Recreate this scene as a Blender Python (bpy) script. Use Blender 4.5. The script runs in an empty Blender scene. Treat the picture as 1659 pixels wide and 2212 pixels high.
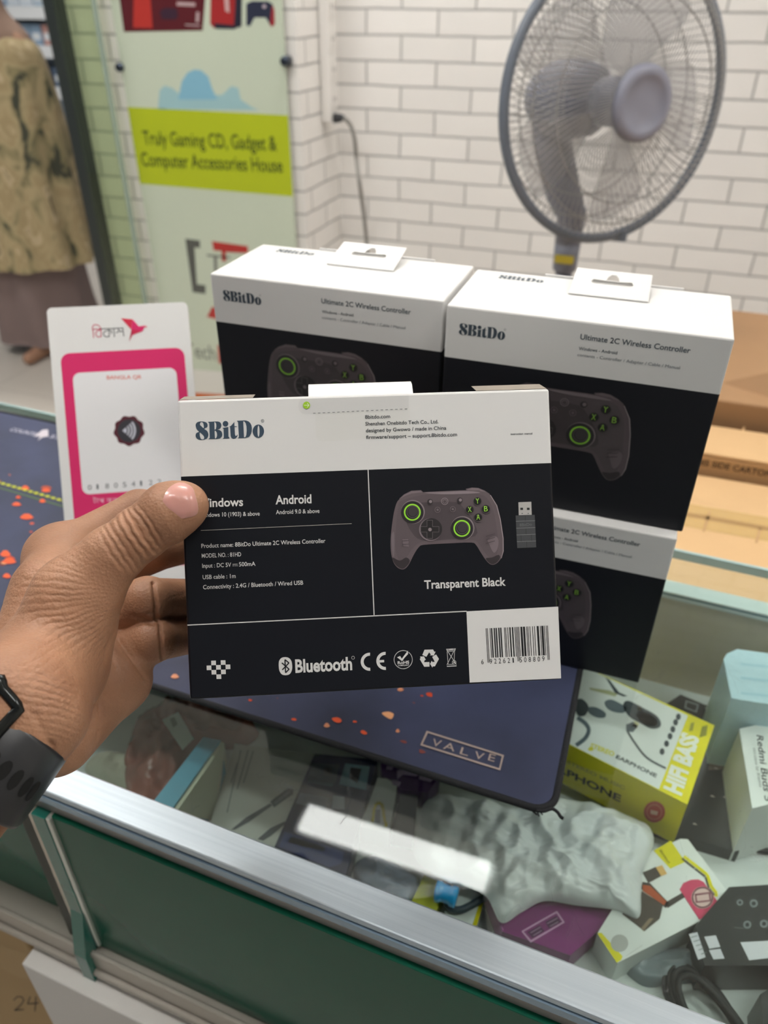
import bpy, bmesh, math, random
import numpy as np
from mathutils import Vector, Matrix, noise
from mathutils.geometry import tessellate_polygon

random.seed(4)
SC = bpy.context.scene
COL = SC.collection

# ------------------------------------------------------------------ camera
FPX, CX, CY = 1656.18, 829.5, 1106.0                 # focal length and centre for a 1659 x 2212 frame
CAM = np.array([0.11556, -0.44635, 0.41907])         # 0 = top of the desk mat on the glass counter
ROT = np.array([[0.9434142357291136, 0.33158523195755774, 0.004562211229755277],
                [0.18883260266498064, -0.525848765581146, -0.8293523520841758],
                [-0.27260195889689026, 0.7832843096120575, -0.5587073136456517]])  # rows: right, down, forward
cam = bpy.data.cameras.new('camera')
cam_ob = bpy.data.objects.new('camera', cam)
COL.objects.link(cam_ob)
M3 = Matrix([[ROT[0][i], -ROT[1][i], -ROT[2][i]] for i in range(3)])
cam_ob.matrix_world = Matrix.Translation(Vector(CAM)) @ M3.to_4x4()
cam.sensor_fit = 'VERTICAL'
cam.sensor_height = 36.0
cam.sensor_width = 27.0
cam.lens = FPX * 36.0 / 2212.0
cam.clip_start = 0.01
cam.clip_end = 60
cam.dof.use_dof = True
cam.dof.focus_distance = 0.338
cam.dof.aperture_fstop = cam.lens / 2.7              # a phone lens: 2.7 mm opening
SC.camera = cam_ob

# ------------------------------------------------------------------ world, exposure
SC.view_settings.view_transform = 'Standard'
SC.view_settings.look = 'None'
SC.view_settings.gamma = 1.0
SC.view_settings.use_curve_mapping = False
SC.view_settings.exposure = 0.28
W = bpy.data.worlds.new('world')
SC.world = W
W.use_nodes = True
W.node_tree.nodes['Background'].inputs[0].default_value = (0.93, 0.97, 1.0, 1)
W.node_tree.nodes['Background'].inputs[1].default_value = 0.20
LAMP_POWER = 14.5                                     # radiance of the tube lights in the ceiling

# ------------------------------------------------------------------ pixel -> place helpers
def ray(px, py):
    return ROT.T @ np.array([(px - CX) / FPX, (py - CY) / FPX, 1.0])
def atz(p, z):
    d = ray(*p); return CAM + d * (z - CAM[2]) / d[2]
def aty(p, y):
    d = ray(*p); return CAM + d * (y - CAM[1]) / d[1]
def atx(p, x):
    d = ray(*p); return CAM + d * (x - CAM[0]) / d[0]
def atd(px, py, dep):
    return CAM + ray(px, py) * dep
def unit(v):
    v = np.asarray(v, float); return v / np.linalg.norm(v)
def arr(*v): return np.array(v, float)

class Frame:
    """a flat face standing in the shop: origin o, unit axes ex, ey, outward normal n"""
    def __init__(s, o, ex, ey, n=None):
        s.o = np.asarray(o, float); s.ex = unit(ex); s.ey = unit(ey)
        s.n = unit(np.cross(s.ex, s.ey)) if n is None else unit(n)
    def uv(s, p):
        d = ray(*p); q = CAM + d * (((s.o - CAM) @ s.n) / (d @ s.n)) - s.o
        return (q @ s.ex, q @ s.ey)
    def P(s, u, v, h=0.0):
        return s.o + s.ex * u + s.ey * v + s.n * h

# ------------------------------------------------------------------ materials
def lin(h):
    if isinstance(h, str):
        h = h.lstrip('#'); c = [int(h[i:i + 2], 16) / 255 for i in (0, 2, 4)]
    else: c = h
    return tuple(x / 12.92 if x <= .04045 else ((x + .055) / 1.055) ** 2.4 for x in c)
MATS = {}
def mat(name, col='#808080', rough=.5, metal=0.0, spec=.5, coat=0.0, emit=None, estr=0, sss=0.0, bump=0.0, bscale=200,
        var=0.0, vscale=30, alpha=1.0):
    if name in MATS: return MATS[name]
    m = bpy.data.materials.new(name); m.use_nodes = True
    nt = m.node_tree; b = nt.nodes['Principled BSDF']
    c = (*lin(col), 1)
    b.inputs['Base Color'].default_value = c
    b.inputs['Roughness'].default_value = rough
    b.inputs['Metallic'].default_value = metal
    b.inputs['Specular IOR Level'].default_value = spec
    b.inputs['Coat Weight'].default_value = coat
    b.inputs['Coat Roughness'].default_value = .15
    b.inputs['Alpha'].default_value = alpha
    if sss:
        b.inputs['Subsurface Weight'].default_value = sss
        b.inputs['Subsurface Radius'].default_value = (.004, .0016, .0008)
        b.inputs['Subsurface Scale'].default_value = 1.0
    if emit:
        b.inputs['Emission Color'].default_value = (*lin(emit), 1)
        b.inputs['Emission Strength'].default_value = estr
    tc = None
    if bump or var:
        tc = nt.nodes.new('ShaderNodeTexCoord')
    if bump:
        n = nt.nodes.new('ShaderNodeTexNoise'); n.inputs['Scale'].default_value = bscale; n.inputs['Detail'].default_value = 4
        bp = nt.nodes.new('ShaderNodeBump'); bp.inputs['Strength'].default_value = bump; bp.inputs['Distance'].default_value = .001
        nt.links.new(tc.outputs['Object'], n.inputs['Vector']); nt.links.new(n.outputs['Fac'], bp.inputs['Height'])
        nt.links.new(bp.outputs['Normal'], b.inputs['Normal'])
    if var:
        n = nt.nodes.new('ShaderNodeTexNoise'); n.inputs['Scale'].default_value = vscale; n.inputs['Detail'].default_value = 5
        mx = nt.nodes.new('ShaderNodeMix'); mx.data_type = 'RGBA'
        mx.inputs[6].default_value = tuple(x * (1 - var) for x in c[:3]) + (1,)
        mx.inputs[7].default_value = tuple(min(1, x * (1 + var)) for x in c[:3]) + (1,)
        nt.links.new(tc.outputs['Object'], n.inputs['Vector']); nt.links.new(n.outputs['Fac'], mx.inputs[0])
        nt.links.new(mx.outputs[2], b.inputs['Base Color'])
    MATS[name] = m
    return m
def ink(h, rough=.45):
    return mat('ink_' + h.lstrip('#') + ('' if rough == .45 else '_%d' % (rough * 100)), h, rough)

def glass_mat(name, tint='#e8f4f0', ior=1.5, rough=.02, refl=1.0):
    """thin sheet: clear transmission plus a Fresnel mirror"""
    if name in MATS: return MATS[name]
    m = bpy.data.materials.new(name); m.use_nodes = True; nt = m.node_tree; nt.nodes.clear()
    o = nt.nodes.new('ShaderNodeOutputMaterial'); t = nt.nodes.new('ShaderNodeBsdfTransparent'); g = nt.nodes.new('ShaderNodeBsdfGlossy')
    f = nt.nodes.new('ShaderNodeFresnel'); mx = nt.nodes.new('ShaderNodeMixShader')
    mm = nt.nodes.new('ShaderNodeMath'); mm.operation = 'MULTIPLY'; mm.inputs[1].default_value = refl
    t.inputs[0].default_value = (*lin(tint), 1); g.inputs['Roughness'].default_value = rough; f.inputs[0].default_value = ior
    ge = nt.nodes.new('ShaderNodeNewGeometry'); e1 = nt.nodes.new('ShaderNodeMath'); e1.operation = 'MULTIPLY_ADD'; e1.inputs[1].default_value = -2; e1.inputs[2].default_value = 1
    e2 = nt.nodes.new('ShaderNodeMath'); e2.operation = 'POWER'; e2.inputs[0].default_value = ior        # the same mirror from either side
    nt.links.new(ge.outputs['Backfacing'], e1.inputs[0]); nt.links.new(e1.outputs[0], e2.inputs[1]); nt.links.new(e2.outputs[0], f.inputs[0])
    nt.links.new(f.outputs[0], mm.inputs[0]); nt.links.new(mm.outputs[0], mx.inputs[0])
    nt.links.new(t.outputs[0], mx.inputs[1]); nt.links.new(g.outputs[0], mx.inputs[2]); nt.links.new(mx.outputs[0], o.inputs[0])
    MATS[name] = m
    return m

# ------------------------------------------------------------------ mesh builder
class MB:
    def __init__(s): s.v = []; s.f = []; s.m = []; s.mats = []; s.sm = []
    def mi(s, m):
        if m not in s.mats: s.mats.append(m)
        return s.mats.index(m)
    def add(s, verts, faces, m, smooth=False):
        k = len(s.v); i = s.mi(m)
        s.v += [tuple(map(float, p)) for p in verts]
        for f in faces:
            s.f.append(tuple(a + k for a in f)); s.m.append(i); s.sm.append(smooth)
    def box(s, c, size, m, R=None, bev=0.0, seg=2):
        c = np.asarray(c, float); R = np.eye(3) if R is None else np.asarray(R, float)
        bm = bmesh.new(); bmesh.ops.create_cube(bm, size=1)
        for v in bm.verts: v.co = Vector((v.co.x * size[0], v.co.y * size[1], v.co.z * size[2]))
        if bev: bmesh.ops.bevel(bm, geom=list(bm.edges), offset=bev, segments=seg, profile=.5, affect='EDGES')
        bm.verts.index_update()
        s.add([c + R @ np.array(v.co) for v in bm.verts], [[v.index for v in f.verts] for f in bm.faces], m)
        bm.free()
    def span(s, a, b, m, bev=0.0):
        a = np.asarray(a, float); b = np.asarray(b, float); s.box((a + b) / 2, abs(b - a), m, bev=bev)
    def prism(s, pts, off, m, holes=()):
        """polygon pts (3-D, planar) swept by off; caps and sides"""
        rings = [[np.asarray(p, float) for p in r] for r in ([pts] + list(holes))]
        tri = tessellate_polygon([[Vector(p) for p in r] for r in rings])
        flat = [p for r in rings for p in r]; n = len(flat); off = np.asarray(off, float)
        V = flat + [p + off for p in flat]; F = [tuple(t) for t in tri] + [tuple(a + n for a in reversed(t)) for t in tri]
        k = 0
        for r in rings:
            L = len(r)
            F += [(k + i, k + (i + 1) % L, n + k + (i + 1) % L, n + k + i) for i in range(L)]
            k += L
        bm = bmesh.new(); bv = [bm.verts.new(p) for p in V]
        for f in F:
            try: bm.faces.new([bv[i] for i in f])
            except ValueError: pass
        bmesh.ops.recalc_face_normals(bm, faces=bm.faces); bm.verts.index_update()
        s.add(V, [[v.index for v in f.verts] for f in bm.faces], m); bm.free()
    def tube(s, path, r, m, n=10, closed=False, cap=True):
        P = [np.asarray(p, float) for p in path]; L = len(P); rr = r if hasattr(r, '__len__') else [r] * L
        V = []; up = None
        for i in range(L):
            a = P[(i - 1) % L] if (i or closed) else P[0]; b = P[(i + 1) % L] if (i < L - 1 or closed) else P[-1]
            t = unit(b - a)
            if up is None: up = unit(np.cross(t, [0.3, .2, 1] if abs(t[2]) < .9 else [1, 0, 0]))
            up = unit(up - t * (up @ t)); w = np.cross(t, up)
            V += [P[i] + rr[i] * (math.cos(2 * math.pi * k / n) * up + math.sin(2 * math.pi * k / n) * w) for k in range(n)]
        F = []
        for i in range(L if closed else L - 1):
            j = (i + 1) % L
            F += [(i * n + k, i * n + (k + 1) % n, j * n + (k + 1) % n, j * n + k) for k in range(n)]
        if cap and not closed: F += [tuple(range(n - 1, -1, -1)), tuple((L - 1) * n + k for k in range(n))]
        s.add(V, F, m, True)
    def lathe(s, c, ax, prof, m, n=32):
        """prof: (distance along ax, radius) pairs"""
        c = np.asarray(c, float); ax = unit(ax); u = unit(np.cross(ax, [0, 0, 1] if abs(ax[2]) < .9 else [1, 0, 0])); w = np.cross(ax, u)
        V = [c + ax * h + r * (math.cos(2 * math.pi * k / n) * u + math.sin(2 * math.pi * k / n) * w) for h, r in prof for k in range(n)]
        F = [(i * n + k, i * n + (k + 1) % n, (i + 1) * n + (k + 1) % n, (i + 1) * n + k) for i in range(len(prof) - 1) for k in range(n)]
        F += [tuple(range(n - 1, -1, -1)), tuple((len(prof) - 1) * n + k for k in range(n))]
        s.add(V, F, m, True)
    # ---- printing on flat faces
    def pr(s, fr, polys, m, h=.00012):
        """polys: outer ring and holes as (u, v) on frame fr"""
        polys = [p for p in polys if len(p) > 2]
        tri = tessellate_polygon([[Vector((a, b, 0)) for a, b in r] for r in polys])
        V = [fr.P(a, b, h) for r in polys for a, b in r]
        F = []
        for t in tri:
            a, b, c = [V[i] for i in t]
            F.append(tuple(t) if np.cross(b - a, c - a) @ fr.n > 0 else tuple(reversed(t)))
        s.add(V, F, m)
    def px(s, fr, m, *rings, h=.00012):
        s.pr(fr, [[fr.uv(p) for p in r] for r in rings], m, h)
    def line(s, fr, a, b, wpx, m, h=.00012):
        a = np.array(a, float); b = np.array(b, float); d = unit(b - a); n = np.array([-d[1], d[0]]) * wpx / 2
        s.px(fr, m, [a + n, b + n, b - n, a - n], h=h)
    def text(s, fr, t, p0, p1, cap, m, bold=0.0, h=.00012, flip=1):
        u0 = np.array(fr.uv(p0)); u1 = np.array(fr.uv(p1)); L = np.linalg.norm(u1 - u0)
        s.text_uv(fr, t, u0, u1, cap * L / np.hypot(p1[0] - p0[0], p1[1] - p0[1]), m, bold, h, flip)
    def text_uv(s, fr, t, u0, u1, caph, m, bold=0.0, h=.00012, flip=1):
        V, F = glyphs(t, bold)
        u0 = np.array(u0, float); u1 = np.array(u1, float); d = u1 - u0; L = np.linalg.norm(d); d /= L
        up = np.array([-d[1], d[0]]) * flip
        x0, x1 = V[:, 0].min(), V[:, 0].max(); sx = L / (x1 - x0); sy = caph / CAPH
        Q = [fr.P(*(u0 + d * (x - x0) * sx + up * y * sy), h) for x, y in V]
        G = []
        for f in F:
            a, b, c = Q[f[0]], Q[f[1]], Q[f[2]]
            G.append(tuple(f) if np.cross(b - a, c - a) @ fr.n > 0 else tuple(reversed(f)))
        s.add(Q, G, m)
    def build(s, name, parent=None, origin=None):
        o = parent_world(parent) if parent is not None else (np.zeros(3) if origin is None else np.asarray(origin, float))
        me = bpy.data.meshes.new(name)
        me.from_pydata([tuple(np.array(p) - o) for p in s.v], [], s.f)
        for m in s.mats: me.materials.append(m)
        me.polygons.foreach_set('material_index', s.m); me.polygons.foreach_set('use_smooth', s.sm)
        me.update()
        ob = bpy.data.objects.new(name, me); COL.objects.link(ob)
        if parent is not None: ob.parent = parent
        else: ob.location = Vector(o)
        return ob
def parent_world(p):
    v = np.array(p.location)
    return v if p.parent is None else v + parent_world(p.parent)
GL = {}
def glyphs(t, bold=0.0):
    if (t, bold) in GL: return GL[(t, bold)]
    cu = bpy.data.curves.new('t', 'FONT'); cu.body = t; cu.resolution_u = 3; cu.offset = bold; cu.fill_mode = 'BOTH'
    ob = bpy.data.objects.new('t', cu)
    me = bpy.data.meshes.new_from_object(ob)
    V = np.array([(v.co.x, v.co.y) for v in me.vertices]).reshape(-1, 2); F = [tuple(p.vertices) for p in me.polygons]
    bpy.data.objects.remove(ob); bpy.data.curves.remove(cu); bpy.data.meshes.remove(me)
    GL[(t, bold)] = (V, F)
    return V, F
CAPH = glyphs('H')[0][:, 1].max()

def empty(name, loc):
    o = bpy.data.objects.new(name, None); o.empty_display_size = .02; COL.objects.link(o); o.location = Vector(np.asarray(loc, float))
    return o
def tag(o, label, cat, group=None):
    o['label'] = label; o['category'] = cat
    if group: o['group'] = group
    return o
def thing(name, loc, label, cat, group=None):
    return tag(empty(name, loc), label, cat, group)
def structure(o):
    o['kind'] = 'structure'; return o

def circ(c, r, n=28, r2=None, a0=0):
    r2 = r if r2 is None else r2
    return [(c[0] + r * math.cos(2 * math.pi * k / n + a0), c[1] + r2 * math.sin(2 * math.pi * k / n + a0)) for k in range(n)]
def catmull(P, n=4):
    P = [np.array(p, float) for p in P]; L = len(P); o = []
    for i in range(L):
        a, b, c, d = P[i - 1], P[i], P[(i + 1) % L], P[(i + 2) % L]
        for k in range(n):
            t = k / n
            o.append(tuple(.5 * (2 * b + (c - a) * t + (2 * a - 5 * b + 4 * c - d) * t * t + (3 * b - 3 * c + d - a) * t ** 3)))
    return o
def spline3(P, n=8):
    P = [np.array(p, float) for p in P]; o = []
    for i in range(len(P) - 1):
        a, b, c, d = P[max(i - 1, 0)], P[i], P[i + 1], P[min(i + 2, len(P) - 1)]
        for k in range(n):
            t = k / n; o.append(.5 * (2 * b + (c - a) * t + (2 * a - 5 * b + 4 * c - d) * t * t + (3 * b - 3 * c + d - a) * t ** 3))
    return o + [P[-1]]
def rrect(x0, y0, x1, y1, r, n=5):
    o = []
    for cx, cy, a in ((x1 - r, y1 - r, 0), (x0 + r, y1 - r, 90), (x0 + r, y0 + r, 180), (x1 - r, y0 + r, 270)):
        o += [(cx + r * math.cos(math.radians(a + 90 * k / n)), cy + r * math.sin(math.radians(a + 90 * k / n))) for k in range(n + 1)]
    return o

# ------------------------------------------------------------------ implicit bodies (hand, person)
def sminp(a, b, k):
    h = np.clip(.5 + .5 * (b - a) / k, 0, 1)
    return b * (1 - h) + a * h - k * h * (1 - h)
def cone(P, a, b, ra, rb):
    a = np.asarray(a, np.float32); ab = np.asarray(b, np.float32) - a
    t = np.clip(((P - a) @ ab) / (ab @ ab), 0, 1)
    return np.linalg.norm(P - a - t[..., None] * ab, axis=-1) - (ra + (rb - ra) * t)
def nets(fun, lo, hi, h, blk=14):
    lo = np.asarray(lo, np.float32); n = np.ceil((np.asarray(hi) - lo) / h).astype(int) + 1
    F = np.full(n, 1.0, np.float32)
    for i in range(0, n[0], blk):
        for j in range(0, n[1], blk):
            ks = np.arange(0, n[2], blk)
            cs = np.stack([np.full(len(ks), i + blk / 2), np.full(len(ks), j + blk / 2), ks + blk / 2], 1) * h + lo
            dv = fun(cs.astype(np.float32)); rad = blk * h * .9 + .003
            for k, d in zip(ks, dv):
                sl = (slice(i, min(i + blk, n[0])), slice(j, min(j + blk, n[1])), slice(k, min(k + blk, n[2])))
                if abs(d) > rad: F[sl] = np.sign(d); continue
                g = np.stack(np.meshgrid(*[np.arange(q.start, q.stop) for q in sl], indexing='ij'), -1).astype(np.float32) * h + lo
                F[sl] = fun(g)
    ins = F < 0
    c = [(a, b, d) for a in (0, 1) for b in (0, 1) for d in (0, 1)]
    sh = lambda A, o: A[o[0]:n[0] - 1 + o[0], o[1]:n[1] - 1 + o[1], o[2]:n[2] - 1 + o[2]]
    cnt = sum(sh(ins, o).astype(np.int8) for o in c); act = (cnt > 0) & (cnt < 8)
    idx = np.argwhere(act); pos = np.zeros((len(idx), 3), np.float32); num = np.zeros(len(idx), np.float32)
    val = {o: F[idx[:, 0] + o[0], idx[:, 1] + o[1], idx[:, 2] + o[2]] for o in c}
    for o in c:
        for ax in range(3):
            if o[ax] == 0:
                q = list(o); q[ax] = 1; q = tuple(q); a, b = val[o], val[q]; x = (a < 0) != (b < 0)
                t = np.where(x, a / np.where(x, a - b, 1), 0)
                p = np.array(o, np.float32)[None].repeat(len(idx), 0); p[:, ax] += t
                pos += p * x[:, None]; num += x
    V = (idx + pos / num[:, None]) * h + lo
    cid = -np.ones(act.shape, np.int64); cid[act] = np.arange(len(idx))
    Q = []
    for ax in range(3):
        b, d = (ax + 1) % 3, (ax + 2) % 3
        s0 = [slice(0, n[0]), slice(0, n[1]), slice(0, n[2])]; s1 = list(s0); s0[ax] = slice(0, n[ax] - 1); s1[ax] = slice(1, n[ax])
        ch = ins[tuple(s0)] != ins[tuple(s1)]; e = np.argwhere(ch); e = e[(e[:, b] > 0) & (e[:, d] > 0) & (e[:, b] < n[b] - 1) & (e[:, d] < n[d] - 1)]
        fl = ins[tuple(s0)][e[:, 0], e[:, 1], e[:, 2]]
        def g(db, dd):
            q = e.copy(); q[:, b] -= db; q[:, d] -= dd; return cid[q[:, 0], q[:, 1], q[:, 2]]
        q = np.stack([g(1, 1), g(0, 1), g(0, 0), g(1, 0)], 1); q[~fl] = q[~fl][:, ::-1]; Q.append(q)
    Q = np.concatenate(Q); return V, Q[(Q >= 0).all(1)]
def vnormals(V, Q):
    fn = np.cross(V[Q[:, 2]] - V[Q[:, 0]], V[Q[:, 3]] - V[Q[:, 1]]); N = np.zeros_like(V)
    for k in range(4): np.add.at(N, Q[:, k], fn)
    return N / (np.linalg.norm(N, axis=1, keepdims=True) + 1e-12)
def smooth_mesh(V, Q, it=2, lam=.5):
    for _ in range(it):
        A = np.zeros_like(V); c = np.zeros(len(V))
        for k in range(4):
            for j in (1, 3):
                np.add.at(A, Q[:, k], V[Q[:, (k + j) % 4]]); np.add.at(c, Q[:, k], 1)
        V = V + lam * (A / c[:, None] - V)
    return V
def mesh_from(name, V, Q, m, parent=None, origin=(0, 0, 0)):
    me = bpy.data.meshes.new(name); o = np.asarray(origin, float)
    nq = len(Q); me.vertices.add(len(V)); me.vertices.foreach_set('co', (V - o).astype(np.float32).ravel())
    me.loops.add(nq * 4); me.loops.foreach_set('vertex_index', Q.astype(np.int32).ravel())
    me.polygons.add(nq); me.polygons.foreach_set('loop_start', np.arange(0, nq * 4, 4, dtype=np.int32))
    me.materials.append(m); me.update(calc_edges=True); me.validate()
    me.polygons.foreach_set('use_smooth', np.ones(len(me.polygons), dtype=bool)); me.update()
    ob = bpy.data.objects.new(name, me); COL.objects.link(ob)
    if parent is not None: ob.parent = parent
    else: ob.location = Vector(o)
    return ob

# ================================================================== the shop: walls, floor, ceiling, door
FLOOR_Z, CEIL_Z, WALL_Y, PIL_Y = -0.95, 1.75, 2.0, 1.72

def brick_mat():
    m = bpy.data.materials.new('white_brick_panel'); m.use_nodes = True; nt = m.node_tree; b = nt.nodes['Principled BSDF']; L = nt.links.new
    g = nt.nodes.new('ShaderNodeNewGeometry'); sp = nt.nodes.new('ShaderNodeSeparateXYZ'); L(g.outputs['Position'], sp.inputs[0])
    ad = nt.nodes.new('ShaderNodeMath'); ad.operation = 'ADD'; L(sp.outputs[0], ad.inputs[0]); L(sp.outputs[1], ad.inputs[1])
    a2 = nt.nodes.new('ShaderNodeMath'); a2.inputs[1].default_value = 10 * .214 - .061 - WALL_Y; L(ad.outputs[0], a2.inputs[0])
    a3 = nt.nodes.new('ShaderNodeMath'); a3.inputs[1].default_value = 20 * .0636 - .0123 + .003; L(sp.outputs[2], a3.inputs[0])
    cb = nt.nodes.new('ShaderNodeCombineXYZ'); L(a2.outputs[0], cb.inputs[0]); L(a3.outputs[0], cb.inputs[1])
    nz = nt.nodes.new('ShaderNodeTexNoise'); nz.inputs['Scale'].default_value = 9; L(g.outputs['Position'], nz.inputs['Vector'])
    vm = nt.nodes.new('ShaderNodeVectorMath'); vm.operation = 'MULTIPLY_ADD'; vm.inputs[1].default_value = (.006, .006, 0)
    L(nz.outputs['Color'], vm.inputs[0]); L(cb.outputs[0], vm.inputs[2])
    br = nt.nodes.new('ShaderNodeTexBrick'); L(vm.outputs[0], br.inputs['Vector'])
    br.offset = .5; br.inputs['Scale'].default_value = 1; br.inputs['Brick Width'].default_value = .214; br.inputs['Row Height'].default_value = .0636
    br.inputs['Mortar Size'].default_value = .0033; br.inputs['Mortar Smooth'].default_value = .35
    br.inputs['Color1'].default_value = (*lin('#efece8'), 1); br.inputs['Color2'].default_value = (*lin('#e9e6e2'), 1); br.inputs['Mortar'].default_value = (*lin('#b4b3b0'), 1)
    L(br.outputs['Color'], b.inputs['Base Color']); b.inputs['Roughness'].default_value = .55
    n2 = nt.nodes.new('ShaderNodeTexNoise'); n2.inputs['Scale'].default_value = 60; L(g.outputs['Position'], n2.inputs['Vector'])
    mm = nt.nodes.new('ShaderNodeMath'); mm.operation = 'MULTIPLY_ADD'; mm.inputs[1].default_value = -1.0; L(br.outputs['Fac'], mm.inputs[0])
    m4 = nt.nodes.new('ShaderNodeMath'); m4.operation = 'MULTIPLY'; m4.inputs[1].default_value = .25; L(n2.outputs['Fac'], m4.inputs[0]); L(m4.outputs[0], mm.inputs[2])
    bp = nt.nodes.new('ShaderNodeBump'); bp.inputs['Distance'].default_value = .006; bp.inputs['Strength'].default_value = .8; L(mm.outputs[0], bp.inputs['Height'])
    L(bp.outputs['Normal'], b.inputs['Normal'])
    return m
BRICK = brick_mat()

def tile_mat():
    m = bpy.data.materials.new('floor_tile'); m.use_nodes = True; nt = m.node_tree; b = nt.nodes['Principled BSDF']; L = nt.links.new
    g = nt.nodes.new('ShaderNodeNewGeometry'); br = nt.nodes.new('ShaderNodeTexBrick'); br.offset = 0
    br.inputs['Scale'].default_value = 1; br.inputs['Brick Width'].default_value = .6; br.inputs['Row Height'].default_value = .6; br.inputs['Mortar Size'].default_value = .002
    br.inputs['Color1'].default_value = (*lin('#cdc5bb'), 1); br.inputs['Color2'].default_value = (*lin('#c8c0b6'), 1); br.inputs['Mortar'].default_value = (*lin('#a9a29a'), 1)
    L(g.outputs['Position'], br.inputs['Vector']); L(br.outputs['Color'], b.inputs['Base Color']); b.inputs['Roughness'].default_value = .4
    return m

def slab(name, a, b, m):
    q = MB(); q.span(a, b, m); return structure(q.build(name, origin=(np.array(a) + np.array(b)) / 2))
slab('floor', (-7, -2.5, FLOOR_Z - .06), (3, 7, FLOOR_Z), tile_mat())
slab('ceiling', (-1.75, -2.5, CEIL_Z), (2.6, WALL_Y + .12, CEIL_Z + .06), mat('ceiling_white', '#f1f0ec', .8))
slab('wall_back', (-1.75, WALL_Y, FLOOR_Z), (2.6, WALL_Y + .12, CEIL_Z), BRICK)
slab('wall_pilaster', (-1.66, PIL_Y, FLOOR_Z), (-.89, WALL_Y, CEIL_Z), BRICK)
slab('wall_left', (-1.75, -2.5, CEIL_Z - .35), (-1.66, PIL_Y, CEIL_Z), mat('door_beam', '#d8d6d0', .7))
slab('wall_right', (2.5, -2.5, FLOOR_Z), (2.6, WALL_Y, CEIL_Z), mat('wall_paint', '#e4e0d8', .8))
slab('wall_far', (-7, 6.4, FLOOR_Z), (-1.75, 6.5, 2.6), mat('far_wall_paint', '#d9d9d6', .8))
# shop door: dark post and the clear green pane standing before the brickwork
q = MB(); dk = mat('dark_door_metal', '#2c3230', .3, spec=.6)
q.span((-1.658, 1.685, FLOOR_Z), (-1.604, 1.72, CEIL_Z), dk, bev=.004)
door = structure(q.build('door_1', origin=(-1.65, 1.67, FLOOR_Z)))
q = MB(); q.span((-1.602, 1.664, FLOOR_Z + .02), (-1.474, 1.674, CEIL_Z), glass_mat('door_glass', '#edf3e4'))
q.build('glass_pane', door)
q = MB(); q.span((-1.474, 1.662, FLOOR_Z + .02), (-1.466, 1.676, CEIL_Z), mat('glass_edge', '#98a89c', .2))
q.build('pane_edge', door)

# ------------------------------------------------------------------ tube lights under the ceiling: one mirrored in the glass, the others added
def tube_light(x0, x1, y0, y1, label, power=4.4, cz=CEIL_Z):
    t = thing('ceiling_light', ((x0 + x1) / 2, (y0 + y1) / 2, cz), label, 'light', 'tube lights under the ceiling')
    q = MB(); q.span((x0 - .02, y0 - .012, cz - .03), (x1 + .02, y1 + .012, cz), mat('lamp_housing', '#e9e9e9', .5), bev=.004); q.build('housing', t)
    m = mat('lamp_diffuser_%d' % (power * 10), '#ffffff', .5, emit=(1.0, .992, .98), estr=LAMP_POWER * power)
    q = MB(); q.span((x0, y0, cz - .05), (x1, y1, cz - .031), m, bev=.004); q.build('diffuser', t)
k = (CEIL_Z - .05 + CAM[2]) / (1.6 + CAM[2])
lx0, lx1 = CAM[0] + (-.562 - CAM[0]) * k, CAM[0] + (-.003 - CAM[0]) * k
ly0, ly1 = CAM[1] + (.7485 - CAM[1]) * k, CAM[1] + (.831 - CAM[1]) * k
tube_light(lx0, lx1, ly0, ly1, 'white tube light under the ceiling, mirrored in the counter glass', .62)
tube_light(1.30, 1.95, ly0, ly1, 'unseen white tube light added under the ceiling above the fan side')  # out-of-view lamp added for more overhead light
tube_light(-.62, .03, -.34, -.19, 'unseen white tube light added under the ceiling above the counter front', 1.5)  # this lamp and the next are unseen, added to light cartons and hand
tube_light(.55, 1.20, -.34, -.19, 'unseen white tube light added under the ceiling near the right wall', 1.5)
tube_light(-.95, -.25, 1.50, 1.58, 'unseen white tube light added to brighten the white brick wall')  # added to brighten the brick wall, no such lamp in view
tube_light(-1.5, -.95, .1, .19, 'unseen white tube light added under the ceiling near the shop door')  # another unseen lamp, added to lift the shop's brightness

slab('ceiling', (-7, -2.5, 2.3), (-1.752, 6.4, 2.36), mat('ceiling_white', '#f1f0ec', .8))
tube_light(-3.4, -2.2, 2.9, 3.1, 'unseen long white tube light added over the passage outside the shop door', 2.6, 2.3)  # both passage lamps are out of view, added to brighten the person
tube_light(-3.4, -2.2, .6, .8, 'unseen long white tube light added over the passage beside the counter end', 1.8, 2.3)

# ------------------------------------------------------------------ glass display counter
ALU = None
def alu_mat():
    m = bpy.data.materials.new('brushed_aluminium'); m.use_nodes = True; nt = m.node_tree; b = nt.nodes['Principled BSDF']; L = nt.links.new
    b.inputs['Metallic'].default_value = .75; b.inputs['Roughness'].default_value = .38
    tc = nt.nodes.new('ShaderNodeTexCoord'); mp = nt.nodes.new('ShaderNodeMapping'); mp.inputs['Scale'].default_value = (3, 260, 60); L(tc.outputs['Object'], mp.inputs[0])
    n = nt.nodes.new('ShaderNodeTexNoise'); n.inputs['Scale'].default_value = 2.5; n.inputs['Detail'].default_value = 5; L(mp.outputs[0], n.inputs[0])
    mx = nt.nodes.new('ShaderNodeMix'); mx.data_type = 'RGBA'; mx.inputs[6].default_value = (*lin('#a9b6c0'), 1); mx.inputs[7].default_value = (*lin('#cdd6dc'), 1)
    L(n.outputs['Fac'], mx.inputs[0]); L(mx.outputs[2], b.inputs['Base Color'])
    bp = nt.nodes.new('ShaderNodeBump'); bp.inputs['Strength'].default_value = .12; bp.inputs['Distance'].default_value = .0005; L(n.outputs['Fac'], bp.inputs['Height']); L(bp.outputs['Normal'], b.inputs['Normal'])
    return m
ALU = alu_mat()
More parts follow.
